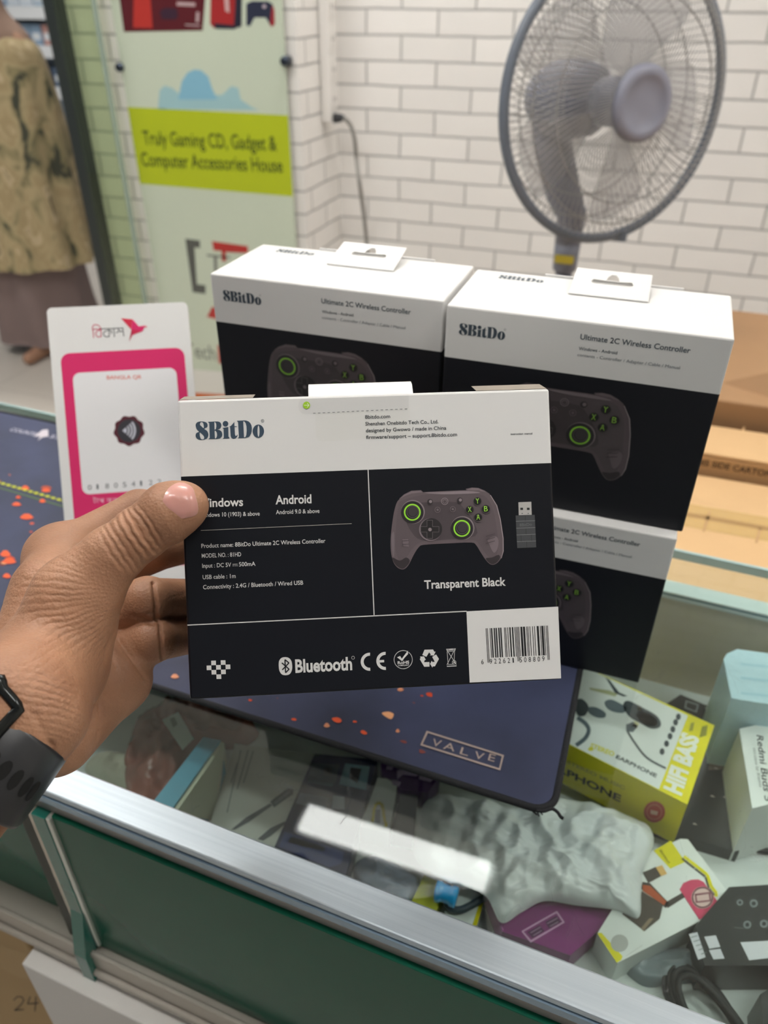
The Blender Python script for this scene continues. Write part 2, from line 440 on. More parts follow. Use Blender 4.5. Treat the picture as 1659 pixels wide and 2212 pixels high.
def top_glass_mat():
    """counter sheet: clear, mirror-like, with fine scratches that catch the light"""
    m = glass_mat('counter_glass', '#f6fbf9', 1.52, .015); nt = m.node_tree; L = nt.links.new
    tc = nt.nodes.new('ShaderNodeTexCoord'); w = nt.nodes.new('ShaderNodeTexVoronoi'); w.feature = 'DISTANCE_TO_EDGE'; w.inputs['Scale'].default_value = 26
    n = nt.nodes.new('ShaderNodeTexNoise'); n.inputs['Scale'].default_value = 14; n.inputs['Detail'].default_value = 6; L(tc.outputs['Object'], n.inputs['Vector'])
    vm = nt.nodes.new('ShaderNodeVectorMath'); vm.operation = 'MULTIPLY_ADD'; vm.inputs[1].default_value = (.09, .09, 0); L(n.outputs['Color'], vm.inputs[0]); L(tc.outputs['Object'], vm.inputs[2]); L(vm.outputs[0], w.inputs['Vector'])
    lt = nt.nodes.new('ShaderNodeMath'); lt.operation = 'LESS_THAN'; lt.inputs[1].default_value = .006; L(w.outputs['Distance'], lt.inputs[0])
    g2 = nt.nodes.new('ShaderNodeTexNoise'); g2.inputs['Scale'].default_value = 30; L(tc.outputs['Object'], g2.inputs['Vector'])
    gt = nt.nodes.new('ShaderNodeMath'); gt.operation = 'GREATER_THAN'; gt.inputs[1].default_value = .57; L(g2.outputs['Fac'], gt.inputs[0])
    ml = nt.nodes.new('ShaderNodeMath'); ml.operation = 'MULTIPLY'; L(lt.outputs[0], ml.inputs[0]); L(gt.outputs[0], ml.inputs[1])
    rr = nt.nodes.new('ShaderNodeMath'); rr.operation = 'MULTIPLY_ADD'; rr.inputs[1].default_value = .5; rr.inputs[2].default_value = .015; L(ml.outputs[0], rr.inputs[0])
    g = [x for x in nt.nodes if x.type == 'BSDF_GLOSSY'][0]; L(rr.outputs[0], g.inputs['Roughness'])
    return m
GREEN = mat('green_front_glass', '#125541', .2, spec=.15, var=.25, vscale=7)
TEAL = mat('glass_cut_edge', '#246b5e', .1, spec=.6)
SHELF_Z = -.12
X0, X1 = -1.25, 1.15
ctr = thing('display_counter', (0, 0, FLOOR_Z), 'glass-topped shop display counter with aluminium edge and dark green front panes', 'counter')
q = MB(); q.span((X0, -.2145, -.0042), (X1, .188, -.004), top_glass_mat()); q.build('top_glass', ctr)
q = MB(); q.span((X0, .188, -.0125), (X1, .191, -.0035), mat('glass_edge_pale', '#a9c4c4', .12)); q.build('glass_edge', ctr)
q = MB(); q.span((X0, -.235, -.006), (X1, -.2138, -.0005), ALU, bev=.0012); q.build('top_trim', ctr)
q = MB(); q.span((X0, -.236, -.0125), (X1, -.229, -.0065), mat('trim_blue_edge', '#8fa6b8', .25, metal=.5)); q.build('front_lip', ctr)
q = MB(); q.span((X0, -.2345, -.0235), (X1, -.2145, -.013), mat('trim_grey_face', '#87837f', .4, metal=.3), bev=.001); q.build('front_rail', ctr)
PB = -.188
q = MB(); q.span((-.177, -.2375, PB), (X1, -.2315, -.0235), GREEN, bev=.0008); fp_ = q.build('front_pane', ctr)
q = MB(); q.prism([(-.190, y, z) for y, z in ((-.2315, -.0235), (-.2405, -.0235), (-.2405, PB + .05), (-.2510, PB + .004), (-.2512, PB - .036), (-.2475, PB - .028), (-.2315, PB - .006))], (.011, 0, 0), TEAL); q.build('pane_edge', fp_)
q = MB(); q.span((-.179, -.2400, PB + .004), (-.1755, -.2315, -.0235), mat('polished_edge', '#cfd4cd', .12, metal=.5), bev=.0008); q.build('polished_edge', fp_)
q = MB(); q.span((X0, -.2255, PB), (-.170, -.2200, -.0235), GREEN, bev=.0008); bp_ = q.build('front_pane', ctr)
q = MB(); q.span((-.1945, -.2400, PB + .004), (-.190, -.2255, -.0235), mat('pane_strip', '#b9b4a6', .2, metal=.6), bev=.0008); q.build('edge_strip', bp_)
q = MB(); q.span((-.204, -.2395, PB + .002), (-.1945, -.2255, -.0235), mat('brush_seal', '#35382f', .6)); q.build('seal', bp_)
q = MB()
RA = mat('rail_alu', '#b2aca2', .4, metal=.5)
q.span((X0, -.246, PB - .018), (X1, -.212, PB), RA, bev=.002)
q.span((X0, -.2465, PB - .003), (X1, -.2425, PB + .004), RA, bev=.0012)
q.span((X0, -.250, PB - .024), (X1, -.212, PB - .018), RA, bev=.0015)
q.build('bottom_rail', ctr)
q = MB(); q.span((X0, -.212, SHELF_Z - .02), (X1, .15, SHELF_Z), mat('shelf_white', '#d3d8d6', .4)); q.build('shelf', ctr)
q = MB(); q.span((X0, .135, SHELF_Z), (X1, .141, -.0125), mat('rear_pane_reflection', '#c9bda6', .35, spec=.5)); rp = q.build('rear_pane', ctr)  # beige paints in the brick wall's reflection and the cartons behind the glass
q = MB(); q.span((X0, .133, -.0178), (X1, .150, -.0150), mat('panel_rim_pale', '#c9d8d8', .2)); q.span((X0, .1335, -.0150), (X1, .1495, -.0118), mat('rear_pane_top_edge', '#5f8a92', .15)); q.span((X0, .133, -.0118), (X1, .150, -.0105), mat('panel_rim_pale', '#c9d8d8')); q.build('rail', rp)
CAB = mat('cabinet_white', '#d9d6d1', .45)
q = MB(); q.span((-.250, -.240, FLOOR_Z), (X1, .17, PB - .024), CAB, bev=.002); cb = q.build('cabinet', ctr)
q = MB(); q.span((-.2425, -.262, FLOOR_Z + .05), (.6, -.2405, PB - .030), CAB, bev=.0015); q.build('door', cb)
q = MB(); q.span((X0, -.2, FLOOR_Z), (X0 + .03, .17, PB - .024), CAB); q.span((X0, .15, FLOOR_Z), (-.250, .17, PB - .024), CAB); q.build('side_panel', ctr)

ctr.rotation_euler = (0, 0, math.radians(-2.5)); ctr.location.y = -.003       # the counter stands a little askew to the mat and stack

# ================================================================== controller cartons
BW, BH, BD, BAND = .165, .13118, .07941, .03342
BLACK_C, WHITE_C = '#11131a', '#dfdedc'
def carton_mat(name, axis, off, rough=.42):
    """white card above the band line, black print below it (axis . position > off is white)"""
    m = bpy.data.materials.new(name); m.use_nodes = True; nt = m.node_tree; b = nt.nodes['Principled BSDF']; L = nt.links.new
    tc = nt.nodes.new('ShaderNodeTexCoord'); d = nt.nodes.new('ShaderNodeVectorMath'); d.operation = 'DOT_PRODUCT'; d.inputs[1].default_value = axis
    g = nt.nodes.new('ShaderNodeMath'); g.operation = 'GREATER_THAN'; g.inputs[1].default_value = off
    mx = nt.nodes.new('ShaderNodeMix'); mx.data_type = 'RGBA'; mx.inputs[6].default_value = (*lin(BLACK_C), 1); mx.inputs[7].default_value = (*lin(WHITE_C), 1)
    L(tc.outputs['Object'], d.inputs[0]); L(d.outputs['Value'], g.inputs[0]); L(g.outputs[0], mx.inputs[0]); L(mx.outputs[2], b.inputs['Base Color'])
    b.inputs['Roughness'].default_value = rough; b.inputs['Specular IOR Level'].default_value = .3
    n = nt.nodes.new('ShaderNodeTexNoise'); n.inputs['Scale'].default_value = 25; L(tc.outputs['Object'], n.inputs['Vector'])
    bp = nt.nodes.new('ShaderNodeBump'); bp.inputs['Strength'].default_value = .15; bp.inputs['Distance'].default_value = .0012; L(n.outputs['Fac'], bp.inputs['Height']); L(bp.outputs['Normal'], b.inputs['Normal'])
    return m
CARD = mat('white_card', WHITE_C, .45)
KRAFT_EDGE = mat('raw_card_edge', '#8d8378', .8)

RH = np.array([[.9165, .2242, -.3313], [.4, -.5067, .7637], [.0034, -.8325, -.5541]])     # held box: right, down, into
HC = arr(.02027782, -.18870967, .2178843)
HX, HYd, HZ = RH[:, 0], RH[:, 1], RH[:, 2]
# pose from the corner fit (camera space)
_w = np.radians([.336, -3.54, -2.29]); _t = np.linalg.norm(_w); _k = _w / _t
_K = np.array([[0, -_k[2], _k[1]], [_k[2], 0, -_k[0]], [-_k[1], _k[0], 0]])
_R = np.eye(3) + math.sin(_t) * _K + (1 - math.cos(_t)) * _K @ _K
RH = ROT.T @ _R; HX, HYd, HZ = RH[:, 0], RH[:, 1], RH[:, 2]
HC = CAM + ROT.T @ arr(-.00538, .01338, .34019)
HF = Frame(HC - HX * BW / 2 - HYd * BH / 2, HX, -HYd)     # origin at the top-left corner of the printed back

def cropf(x0, y0, s): return lambda *P: [(x0 + x / s, y0 + y / s) for x, y in P]
LC = cropf(412, 895, 9.217)
LOGO = [
    [catmull([(100, 230), (108, 185), (140, 155), (200, 142), (270, 148), (318, 170), (337, 215), (325, 260), (272, 290), (320, 325), (348, 375), (350, 430), (325, 480), (270, 505), (200, 512), (140, 492), (105, 455), (100, 410), (118, 370), (168, 347), (122, 300)], 3),
     catmull([(185, 200), (195, 165), (220, 155), (245, 170), (258, 215), (258, 275), (215, 240), (190, 215)], 3),
     catmull([(183, 360), (215, 385), (250, 420), (268, 455), (262, 490), (235, 500), (205, 490), (185, 440), (180, 395)], 3)],
    [[(342, 150), (500, 142), (540, 143), (575, 152), (598, 172), (610, 205), (609, 240), (598, 270), (575, 290), (530, 305), (575, 313), (605, 333), (622, 358), (630, 400), (625, 435), (610, 460), (580, 480), (520, 492), (352, 495), (380, 470), (370, 180)],
     [(470, 155), (490, 158), (508, 190), (512, 235), (505, 285), (490, 305), (475, 305)], [(475, 320), (498, 330), (520, 365), (526, 415), (518, 455), (500, 480), (482, 478)]],
    [circ((693, 188), 56, 24)],
    [[(632, 272), (750, 252), (752, 440), (778, 480), (636, 488), (660, 465), (655, 290)]],
    [[(868, 152), (872, 238), (915, 236), (915, 248), (874, 250), (882, 400), (895, 432), (915, 425), (922, 405), (935, 410), (925, 450), (890, 482), (850, 490), (810, 470), (795, 430), (785, 255), (765, 250), (800, 230), (835, 195)]],
    [[(918, 130), (1060, 122), (1100, 123), (1150, 140), (1185, 172), (1208, 215), (1218, 270), (1215, 340), (1200, 390), (1178, 430), (1150, 455), (1090, 472), (932, 478), (960, 455), (945, 160)],
     [(1045, 140), (1070, 145), (1095, 175), (1112, 240), (1116, 330), (1108, 410), (1090, 455), (1062, 458)]],
    [circ((1347, 337), 113, 32, 133), circ((1350, 335), 21, 20, 115)],
    [circ((1430, 132), 32, 20), circ((1430, 132), 25, 20)],
]
LOGO = [[[HF.uv(p) for p in LC(*r)] for r in g] for g in LOGO]         # on the held carton's own face
_lx = [p[0] for g in LOGO[:-1] for r in g for p in r]; LOGO_X0, LOGO_W = min(_lx), max(_lx) - min(_lx)
_ly = [p[1] for r in LOGO[1] for p in r]; LOGO_Y0 = min(_ly)
def logo(mb, fr, m, at_=None, width=None, fy=1.0):
    k = 1 if width is None else width / LOGO_W
    for g in LOGO:
        R = g if at_ is None else [[(at_[0] + (x - LOGO_X0) * k, at_[1] + (y - LOGO_Y0) * k * fy) for x, y in r] for r in g]
        mb.pr(fr, R, m)

# ---- the printed picture of the game controller, traced once on the held carton's face
AC = cropf(820, 1030, 4.366)
def arc_ring(c, ro, ri, n=36): return [circ(c, ro, n), circ(c, ri, n)]
def _art():
    A = []
    def a(col, *rings): A.append((col, [[HF.uv(p) for p in AC(*r)] for r in rings]))
    a('#5a5155', [(185, 205), (230, 165), (300, 130), (390, 125), (412, 145), (400, 170), (200, 225)])
    a('#5a5155', [(812, 112), (870, 100), (930, 104), (990, 128), (1038, 160), (1045, 185), (1000, 190), (820, 140)])
    a('#7d6f74', [(190, 207), (232, 169), (300, 136), (388, 130), (404, 146), (300, 158), (212, 215)])
    a('#7d6f74', [(822, 118), (870, 105), (930, 109), (988, 133), (1030, 162), (1010, 165), (940, 128), (830, 128)])
    body = catmull([(185, 212), (150, 275), (127, 380), (107, 540), (103, 640), (110, 730), (130, 805), (165, 853), (210, 874), (246, 862), (280, 820), (322, 735), (368, 665), (420, 641), (640, 628), (860, 620), (908, 642), (950, 708), (1005, 790), (1050, 828), (1098, 820), (1140, 775), (1163, 700), (1162, 580), (1135, 400), (1100, 270), (1040, 172), (985, 140), (830, 126), (600, 135), (412, 145), (280, 165)], 3)
    a('#675b5f', body)
    a('#605559', catmull([(205, 225), (175, 290), (160, 400), (150, 560), (150, 680), (175, 770), (215, 800), (260, 750), (330, 655), (420, 610), (640, 598), (870, 592), (940, 640), (1010, 740), (1070, 770), (1110, 720), (1115, 580), (1090, 400), (1060, 280), (1010, 200), (960, 170), (820, 152), (600, 158), (400, 172)], 3))
    a('#4e4549', catmull([(300, 260), (500, 240), (720, 240), (820, 330), (900, 450), (900, 560), (640, 590), (400, 600), (300, 520), (250, 400)], 3))
    a('#362f32', catmull([(118, 760), (150, 830), (205, 866), (245, 852), (285, 795), (250, 760), (190, 790)], 3))
    a('#362f32', catmull([(1000, 770), (1050, 822), (1098, 812), (1135, 765), (1120, 735), (1060, 760)], 3))
    a('#776b70', catmull([(112, 560), (135, 520), (140, 640), (135, 760), (118, 700)], 3))
    a('#7b6e73', catmull([(1020, 590), (1090, 560), (1120, 600), (1110, 680), (1075, 715), (1035, 640)], 3))
    a('#7d7075', [(215, 590), (270, 588), (275, 660), (225, 655)])
    a('#8d8085', catmull([(420, 150), (600, 142), (830, 134), (950, 150), (830, 160), (600, 166)], 3))
    a('#a3969a', [(1040, 172), (1047, 172), (1108, 270), (1141, 400), (1168, 580), (1169, 700), (1150, 765), (1144, 772), (1161, 700), (1160, 580), (1133, 400), (1099, 272)])
    for c in ((308, 335), (775, 487)):
        a('#8a7d81', circ((c[0] + 6, c[1] - 4), 112, 36)); a('#2a2729', circ(c, 106, 36)); a('#9be23f', *arc_ring((c[0], c[1] - 1), 80, 65)); a('#1f1e1f', circ(c, 65, 32))
        a('#5c5658', *arc_ring((c[0] + 3, c[1] - 4), 57, 51)); a('#3d393b', circ((c[0] + 5, c[1] - 6), 44, 28))
    a('#82757a', circ((478, 497), 107, 36)); a('#2c282a', circ((486, 492), 102, 36))
    for w, cc in ((28, '#6a6265'), (24, '#262324')):
        l = 88 if w == 28 else 84; x, y = 472, 495
        a(cc, [(x - w, y - l), (x + w, y - l), (x + w, y - w), (x + l, y - w), (x + l, y + w), (x + w, y + w), (x + w, y + l), (x - w, y + l), (x - w, y + w), (x - l, y + w), (x - l, y - w), (x - w, y - w)])
    a('#8d8184', circ((474, 497), 17, 16))
    for c in ((921, 230), (848, 310), (1000, 303), (928, 382)):
        a('#554b4f', circ((c[0] + 3, c[1] + 3), 42, 24)); a('#171716', circ(c, 36, 24)); a('#4b4c46', circ((c[0] - 2, c[1] - 18), 18, 16, 9))
    for c, r in (((474, 236), 27), ((755, 222), 27)):
        a('#352f32', circ(c, r, 20)); a('#8c8084', circ((c[0] + 5, c[1] - 3), r * .55, 16))
    a('#a2969a', *arc_ring((612, 231), 33, 29)); a('#857a7e', *arc_ring((612, 231), 20, 15))
    for c in ((545, 311), (688, 305)): a('#7b6f73', *arc_ring(c, 27, 23)); a('#756a6e', circ(c, 11, 12))
    for y in (545, 578, 612): a('#4f464a', [(1000, y + 12), (1085, y - 12), (1085, y - 6), (1000, y + 20)])
    a('#4f464a', [(210, 600), (275, 596), (275, 603), (210, 608)]); a('#4f464a', [(212, 632), (276, 630), (276, 637), (212, 640)])
    return A
ART = _art()
ABXY = [('Y', (921, 230)), ('X', (848, 310)), ('B', (1000, 303)), ('A', (928, 382))]
ABXY = [(c, HF.uv(AC((p[0] - 17, p[1] + 23))[0]), HF.uv(AC((p[0] + 17, p[1] + 21.5))[0])) for c, p in ABXY]
_ax = [p[0] for _, R in ART for r in R for p in r]; _ay = [p[1] for _, R in ART for r in R for p in r]
AX0, AX1, AY1 = min(_ax), max(_ax), max(_ay)
def tone(h, t):
    c = [int(h[i:i + 2], 16) for i in (1, 3, 5)]; return '#%02x%02x%02x' % tuple(int(x * t) for x in c)
def controller_art(mb, fr, x0=None, ytop=None, width=None, dark=1.0):
    k = 1 if width is None else width / (AX1 - AX0)
    f = (lambda p: p) if width is None else (lambda p: (x0 + (p[0] - AX0) * k, ytop + (p[1] - AY1) * k))
    for i, (c, R) in enumerate(ART):
        mb.pr(fr, [[f(p) for p in r] for r in R], ink(tone(c, dark), .4), .0001 + .000012 * i)
    cap = np.hypot(*(np.array(ABXY[0][1]) - ABXY[0][2])) * 1.45 * k
    for c, a, b in ABXY: mb.text_uv(fr, c, f(a), f(b), cap, ink(tone('#a4e04a', dark)), .0, .0001 + .000012 * len(ART))

INK = '#33414d'
# ---- shop cartons standing on the mat (front of the pack), built once and copied
FF = Frame((0, 0, 2 * BH), (1, 0, 0), (0, 0, 1))
def tab_piece(q, fr, a, b, c, d, thick):
    """hang tab: quad a b c d (uv) with the shaped hanging slot cut out"""
    a, b, c, d = [np.array(p, float) for p in (a, b, c, d)]
    g = lambda u, v: tuple((a * (1 - u) + b * u) * (1 - v) + (d * (1 - u) + c * u) * v)
    slot = [(.26, .62), (.42, .60), (.44, .74), (.48, .84), (.54, .84), (.58, .74), (.60, .60), (.76, .62), (.78, .53), (.76, .46), (.26, .46), (.24, .53)]
    q.prism([fr.P(*g(*p)) for p in ((0, 0), (1, 0), (1, 1), (0, 1))], fr.n * thick, CARD, [[fr.P(*g(*p)) for p in slot]])
def make_carton():
    t = thing('controller_box', (BW / 2, 0, BH), '', 'box')
    q = MB(); q.span((0, 0, BH + .0002), (BW, BD, 2 * BH), carton_mat('carton_front_print', (0, 0, 1), BH - BAND), bev=.0011)
    a, b = FF.uv((991, 722)), FF.uv((1092, 733))
    logo(q, FF, ink(INK), a, FF.uv((1091, 728))[0] - a[0], .95)
    q.text(FF, 'Ultimate 2C Wireless Controller', (1253, 732.5), (1490.5, 763), 12.5, ink(INK), .012)
    q.text(FF, 'Windows - Android', (1250, 755.5), (1333, 765.5), 7.2, ink(INK), .01)
    q.text(FF, 'contents - Controller / Adapter / Cable / Manual', (1247, 769), (1468, 797.5), 7.0, ink('#5d666e'))
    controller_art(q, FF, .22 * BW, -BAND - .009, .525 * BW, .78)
    ft = Frame((0, 0, 2 * BH), (1, 0, 0), (0, 1, 0))
    logo(q, ft, ink(INK), (.018, BD - .016), .030, 1.0)
    q.build('body', t)
    return t
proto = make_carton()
def hang_tab(t, x, y, z):
    """the hanging tab folded up a little from the rear of the lid"""
    q = MB(); s = math.radians(13)
    fr = Frame((x, y, z + .0004), (1, 0, 0), (0, math.cos(s), math.sin(s)))
    tab_piece(q, fr, (.0, 0), (.049, 0), (.0485, .0325), (.0005, .0325), .0006)
    q.build('hang_tab', t)
    q = MB(); q.span((x - .02, y + .033, z), (x + .069, y + .0345, z + .0012), CARD); q.build('rear_flap', t)
hang_tab(proto, .067, .046, 2 * BH)
def dup_tree(o, loc, label, group=None, only=None):
    c = o.copy(); COL.objects.link(c); c.location = Vector(loc); c['label'] = label
    if group: c['group'] = group
    for ch in list(o.children):
        if only and not ch.name.startswith(only): continue
        d = ch.copy(); COL.objects.link(d); d.parent = c
    return c
proto['label'] = 'white and black game controller carton, upper right of the stack on the desk mat'
GAP = .0037
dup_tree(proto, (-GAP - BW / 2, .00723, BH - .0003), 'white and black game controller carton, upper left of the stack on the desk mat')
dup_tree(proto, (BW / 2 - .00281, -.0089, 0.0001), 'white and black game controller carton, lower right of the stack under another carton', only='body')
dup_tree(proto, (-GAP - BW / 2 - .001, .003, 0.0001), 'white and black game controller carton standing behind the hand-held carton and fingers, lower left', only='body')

# ---- the carton held in the hand (its printed back faces the viewer)
def make_held():
    t = thing('controller_box', HC + HYd * BH / 2 + HZ * BD / 2, 'controller carton held up in the hand, showing its printed back with barcode', 'box')
    o = np.array(t.location)
    ax = tuple(-HYd); off = float((HF.P(0, -BAND) - o) @ -HYd)
    q = MB(); q.box(HC + HZ * BD / 2, (BW, BH, BD), carton_mat('carton_back_print', ax, off, .36), R=RH, bev=.0011)
    wh = ink('#dcdbd9'); dk_ = ink('#2b3238')
    logo(q, HF, ink('#37495a'))
    for s, a, b, c in (('8bitdo.com', (788.7, 904.6), (842.8, 903), 7.6), ('Shenzhen Onebitdo Tech Co., Ltd.', (789.3, 919.4), (947, 914.3), 7.6),
                       ('designed by Gwowo / made in China', (790.4, 934), (964, 928), 7.6), ('firmware/support – support.8bitdo.com', (791, 948.6), (987.2, 942), 7.6),
                       ('instruction manual', (1103, 939.8), (1150, 938.3), 4.2)):
        q.text(HF, s, a, b, c, dk_, .012)
    q.text(HF, 'R', *LC((1421, 146), (1439, 146)), 2.8, dk_)
    for s, a, b, c, bo in (('Windows', (425, 1095.8), (525.4, 1092.6), 18, .022), ('Android', (595.4, 1089.2), (673, 1086.6), 18.5, .022),
                           ('Windows 10 (1903) & above', (431, 1117), (561.2, 1113.6), 9, 0), ('Android 9.0 & above', (596.2, 1110.9), (690.3, 1107.8), 9, 0),
                           ('Product name: 8BitDo Ultimate 2C Wireless Controller', (435.2, 1183.8), (703, 1172.4), 9, 0), ('MODEL NO. : 81HD', (436, 1205), (521, 1201.6), 9, 0),
                           ('Input : DC 5V', (437, 1226.6), (499.5, 1224.2), 9, 0), ('500mA', (516.5, 1223.5), (551.9, 1222), 9, 0), ('USB cable : 1m', (438, 1251.2), (509.2, 1248.4), 9, 0),
                           ('Connectivity : 2.4G / Bluetooth / Wired USB', (438.9, 1272.8), (655, 1262.8), 9, 0), ('Transparent Black', (916.6, 1271.8), (1092.5, 1264.6), 17.5, .022)):
        q.text(HF, s, a, b, c, wh, bo or .008)
    q.line(HF, (502.5, 1219), (513.5, 1218.6), 1.1, wh)
    for i in range(3): q.line(HF, (502.5 + i * 4.1, 1222.4 - i * .1), (505.2 + i * 4.1, 1222.3 - i * .1), 1.1, wh)
    q.line(HF, (434, 1145.9), (759.8, 1131), 1.0, ink('#b9b4ac')); q.line(HF, (795, 1013.5), (808, 1328.5), 2.1, wh); q.line(HF, (405, 1350.3), (1008, 1320.3), 2.2, wh)
    controller_art(q, HF)
    # usb dongle picture
    D = lambda col, *r: q.px(HF, ink(col), *[AC(*x) for x in r])
    D('#b6b3b0', [(1308, 240), (1430, 235), (1434, 358), (1312, 362)])
    for x in (1326, 1388): q.px(HF, ink('#26282a'), AC((x, 292), (x + 25, 291), (x + 26, 312), (x + 1, 313)), h=.00016)
    for x in (1338, 1395): q.px(HF, ink('#55575a'), AC((x, 343), (x + 12, 342), (x + 12, 349), (x, 350)), h=.00016)
    D('#45474a', [(1282, 365), (1462, 358), (1477, 665), (1297, 672)])
    for (x0, y0, x1, y1, c) in ((1285, 420, 1465, 414, '#8e9092'), (1288, 485, 1468, 478, '#8e9092'), (1291, 548, 1471, 541, '#8e9092'), (1294, 612, 1474, 604, '#8e9092'),
                                (1372, 364, 1374, 414, '#242628'), (1379, 484, 1381, 545, '#242628'), (1333, 548, 1336, 610, '#242628'), (1430, 545, 1433, 606, '#242628'), (1385, 610, 1388, 668, '#242628')):
        q.line(HF, AC((x0, y0))[0], AC((x1, y1))[0], .8, ink(c), .00016)
    _k = [(1320, 468), (1435, 460)]; q.text(HF, '8BitDo', *AC(*_k), 6, ink('#66696c'), .01, .00016)
    # pixel heart
    HCf = cropf(380, 1130, 3.770)
    for x, y in ((287, 1120), (365, 1117), (250, 1160), (327, 1156), (404, 1152), (290, 1196), (367, 1193), (330, 1232)):
        q.px(HF, wh, HCf((x, y), (x + 38.5, y - 1), (x + 40, y + 36), (x + 1.5, y + 37)))
    # bluetooth mark and word
    BC = cropf(590, 1400, 8.295); rune = ink(BLACK_C)
    q.px(HF, wh, BC(*catmull([(100, 300), (110, 225), (150, 175), (215, 160), (280, 175), (325, 225), (342, 310), (335, 400), (295, 465), (225, 485), (155, 468), (112, 400)], 4)))
    for a, b in (((156, 262), (285, 375)), ((165, 388), (285, 262)), ((212, 205), (224, 440)), ((212, 205), (285, 265)), ((224, 440), (290, 372))):
        q.line(HF, BC(a)[0], BC(b)[0], 2.6, rune, .0002)
    q.text(HF, 'Bluetooth', *BC((400, 435), (1418, 385)), 27, wh, .03)
    q.px(HF, wh, BC(*circ((1432, 172), 30, 18)), BC(*circ((1432, 172), 24, 18)))
    # CE, RoHS, recycling, crossed bin
    CC = cropf(770, 1390, 7.213)
    def arcpoly(c, ro, ri, a0, a1, n=20):
        A = [math.radians(a0 + (a1 - a0) * i / n) for i in range(n + 1)]
        return [(c[0] + ro * math.cos(t), c[1] + ro * math.sin(t)) for t in A] + [(c[0] + ri * math.cos(t), c[1] + ri * math.sin(t)) for t in reversed(A)]
    q.px(HF, wh, CC(*arcpoly((207, 284), 141, 94, 86, 272))); q.px(HF, wh, CC(*arcpoly((450, 271), 141, 94, 86, 272)))
    q.px(HF, wh, CC((352, 258), (430, 255), (432, 293), (354, 297)))
    q.px(HF, wh, CC(*circ((728, 251), 146, 40)), CC(*circ((728, 251), 138, 40)))
    q.px(HF, rune, CC((790, 115), (810, 105), (812, 150), (795, 160)), h=.00016)
    q.px(HF, wh, CC((632, 215), (680, 193), (706, 235), (800, 110), (803, 165), (750, 220), (712, 275)), h=.0002)
    q.text(HF, 'RoHS', *CC((642, 322), (822, 312)), 6.0, wh, .03); q.text(HF, 'COMPLIANT', *CC((645, 354), (822, 346)), 2.9, wh, .015)
    for P in ([(1060, 97), (1192, 93), (1213, 128), (1232, 126), (1205, 186), (1142, 184), (1160, 172), (1132, 137), (1088, 208), (1026, 178)],
              [(1180, 208), (1240, 170), (1285, 240), (1222, 355), (1186, 357), (1184, 376), (1146, 318), (1172, 268), (1182, 288), (1220, 285)],
              [(1136, 288), (1138, 360), (1056, 362), (986, 244), (1000, 222), (990, 204), (1052, 200), (1082, 258), (1066, 252), (1052, 290)]):
        q.px(HF, wh, CC(*P))
    for a, b, w in (((1398, 88), (1545, 80), 1), ((1400, 84), (1420, 128), 1), ((1542, 80), (1528, 122), 1), ((1405, 105), (1540, 98), 1.6), ((1412, 126), (1532, 118), 1), ((1412, 126), (1428, 325), 1), ((1528, 120), (1522, 280), 1),
                    ((1425, 125), (1556, 328), 1.1), ((1515, 122), (1408, 334), 1.1), ((1428, 326), (1520, 322), 1), ((1408, 355), (1558, 348), 1.9), ((1445, 88), (1500, 84), 1.8)):
        q.line(HF, CC(a)[0], CC(b)[0], w, wh)
    q.px(HF, wh, CC(*circ((1521, 293), 33, 18)), CC(*circ((1521, 293), 25, 18))); q.px(HF, wh, CC(*circ((1521, 293), 13, 12)))
    # barcode panel
    q.px(HF, ink(WHITE_C), [(1007.5, 1320.5), (1205.6, 1310.3), (1212, 1465.2), (1014.5, 1474.3)])
    LT = ['0001101', '0011001', '0010011', '0111101', '0100011', '0110001', '0101111', '0111011', '0110111', '0001011']
    PAR = {6: 'LGGGLL'}; dg = [int(c) for c in '6922621508809']
    bits = '101'
    for d, p in zip(dg[1:7], PAR[6]):
        r = ''.join('1' if c == '0' else '0' for c in LT[d]); bits += LT[d] if p == 'L' else r[::-1]
    bits += '01010'
    for d in dg[7:]: bits += ''.join('1' if c == '0' else '0' for c in LT[d])
    bits += '101'
    TL_, TR_, BL_, BR_ = np.array([(1049, 1357.2), (1183, 1351.2), (1052.7, 1421), (1186, 1414.6)])
    bk = ink('#1c1c1e'); i = 0
    while i < 95:
        if bits[i] == '1':
            j = i
            while j < 95 and bits[j] == '1': j += 1
            gd = i < 3 or i >= 92 or 45 <= i < 50; e = 1.16 if gd else 1.0
            a, b = i / 95, j / 95
            q.px(HF, bk, [tuple(TL_ + (TR_ - TL_) * a), tuple(TL_ + (TR_ - TL_) * b), tuple(TL_ + (TR_ - TL_) * b + (BL_ - TL_) * e), tuple(TL_ + (TR_ - TL_) * a + (BL_ - TL_) * e)], h=.0002)
            i = j
        else: i += 1
    D4 = cropf(780, 1130, 3.456)
    for k, d in enumerate('6922621508809'):
        x = 897 if k == 0 else (960 + (k - 1) * 33.4 if k < 7 else 1183 + (k - 7) * 33.6)
        y = 1053 - (x - 897) * .049
        w_ = 18 if d != '1' else 9; x += 0 if d != '1' else 5
        q.text(HF, d, *D4((x, y), (x + w_, y - .9)), 10.3, bk, 0, .0002)
    q.build('body', t)
    # lid pieces along the top edge
    U = lambda p: np.array(HF.uv(p))
    q = MB(); fr2 = HF
    def fin(a, b, dep, rise, m):
        a, b = U(a), U(b)
        q.prism([HF.P(a[0], 0.0002, -dep), HF.P(b[0], 0.0002, -dep), HF.P(b[0], rise, -dep - .012), HF.P(a[0], rise, -dep - .012)], HF.n * -.0007, m)
    fin((386, 857), (545, 858), .0010, .0034, KRAFT_EDGE); q.build('lid_flap', t)
    q = MB(); fin((1030, 840), (1182, 832), .0010, .0042, KRAFT_EDGE); q.build('lid_flap', t)
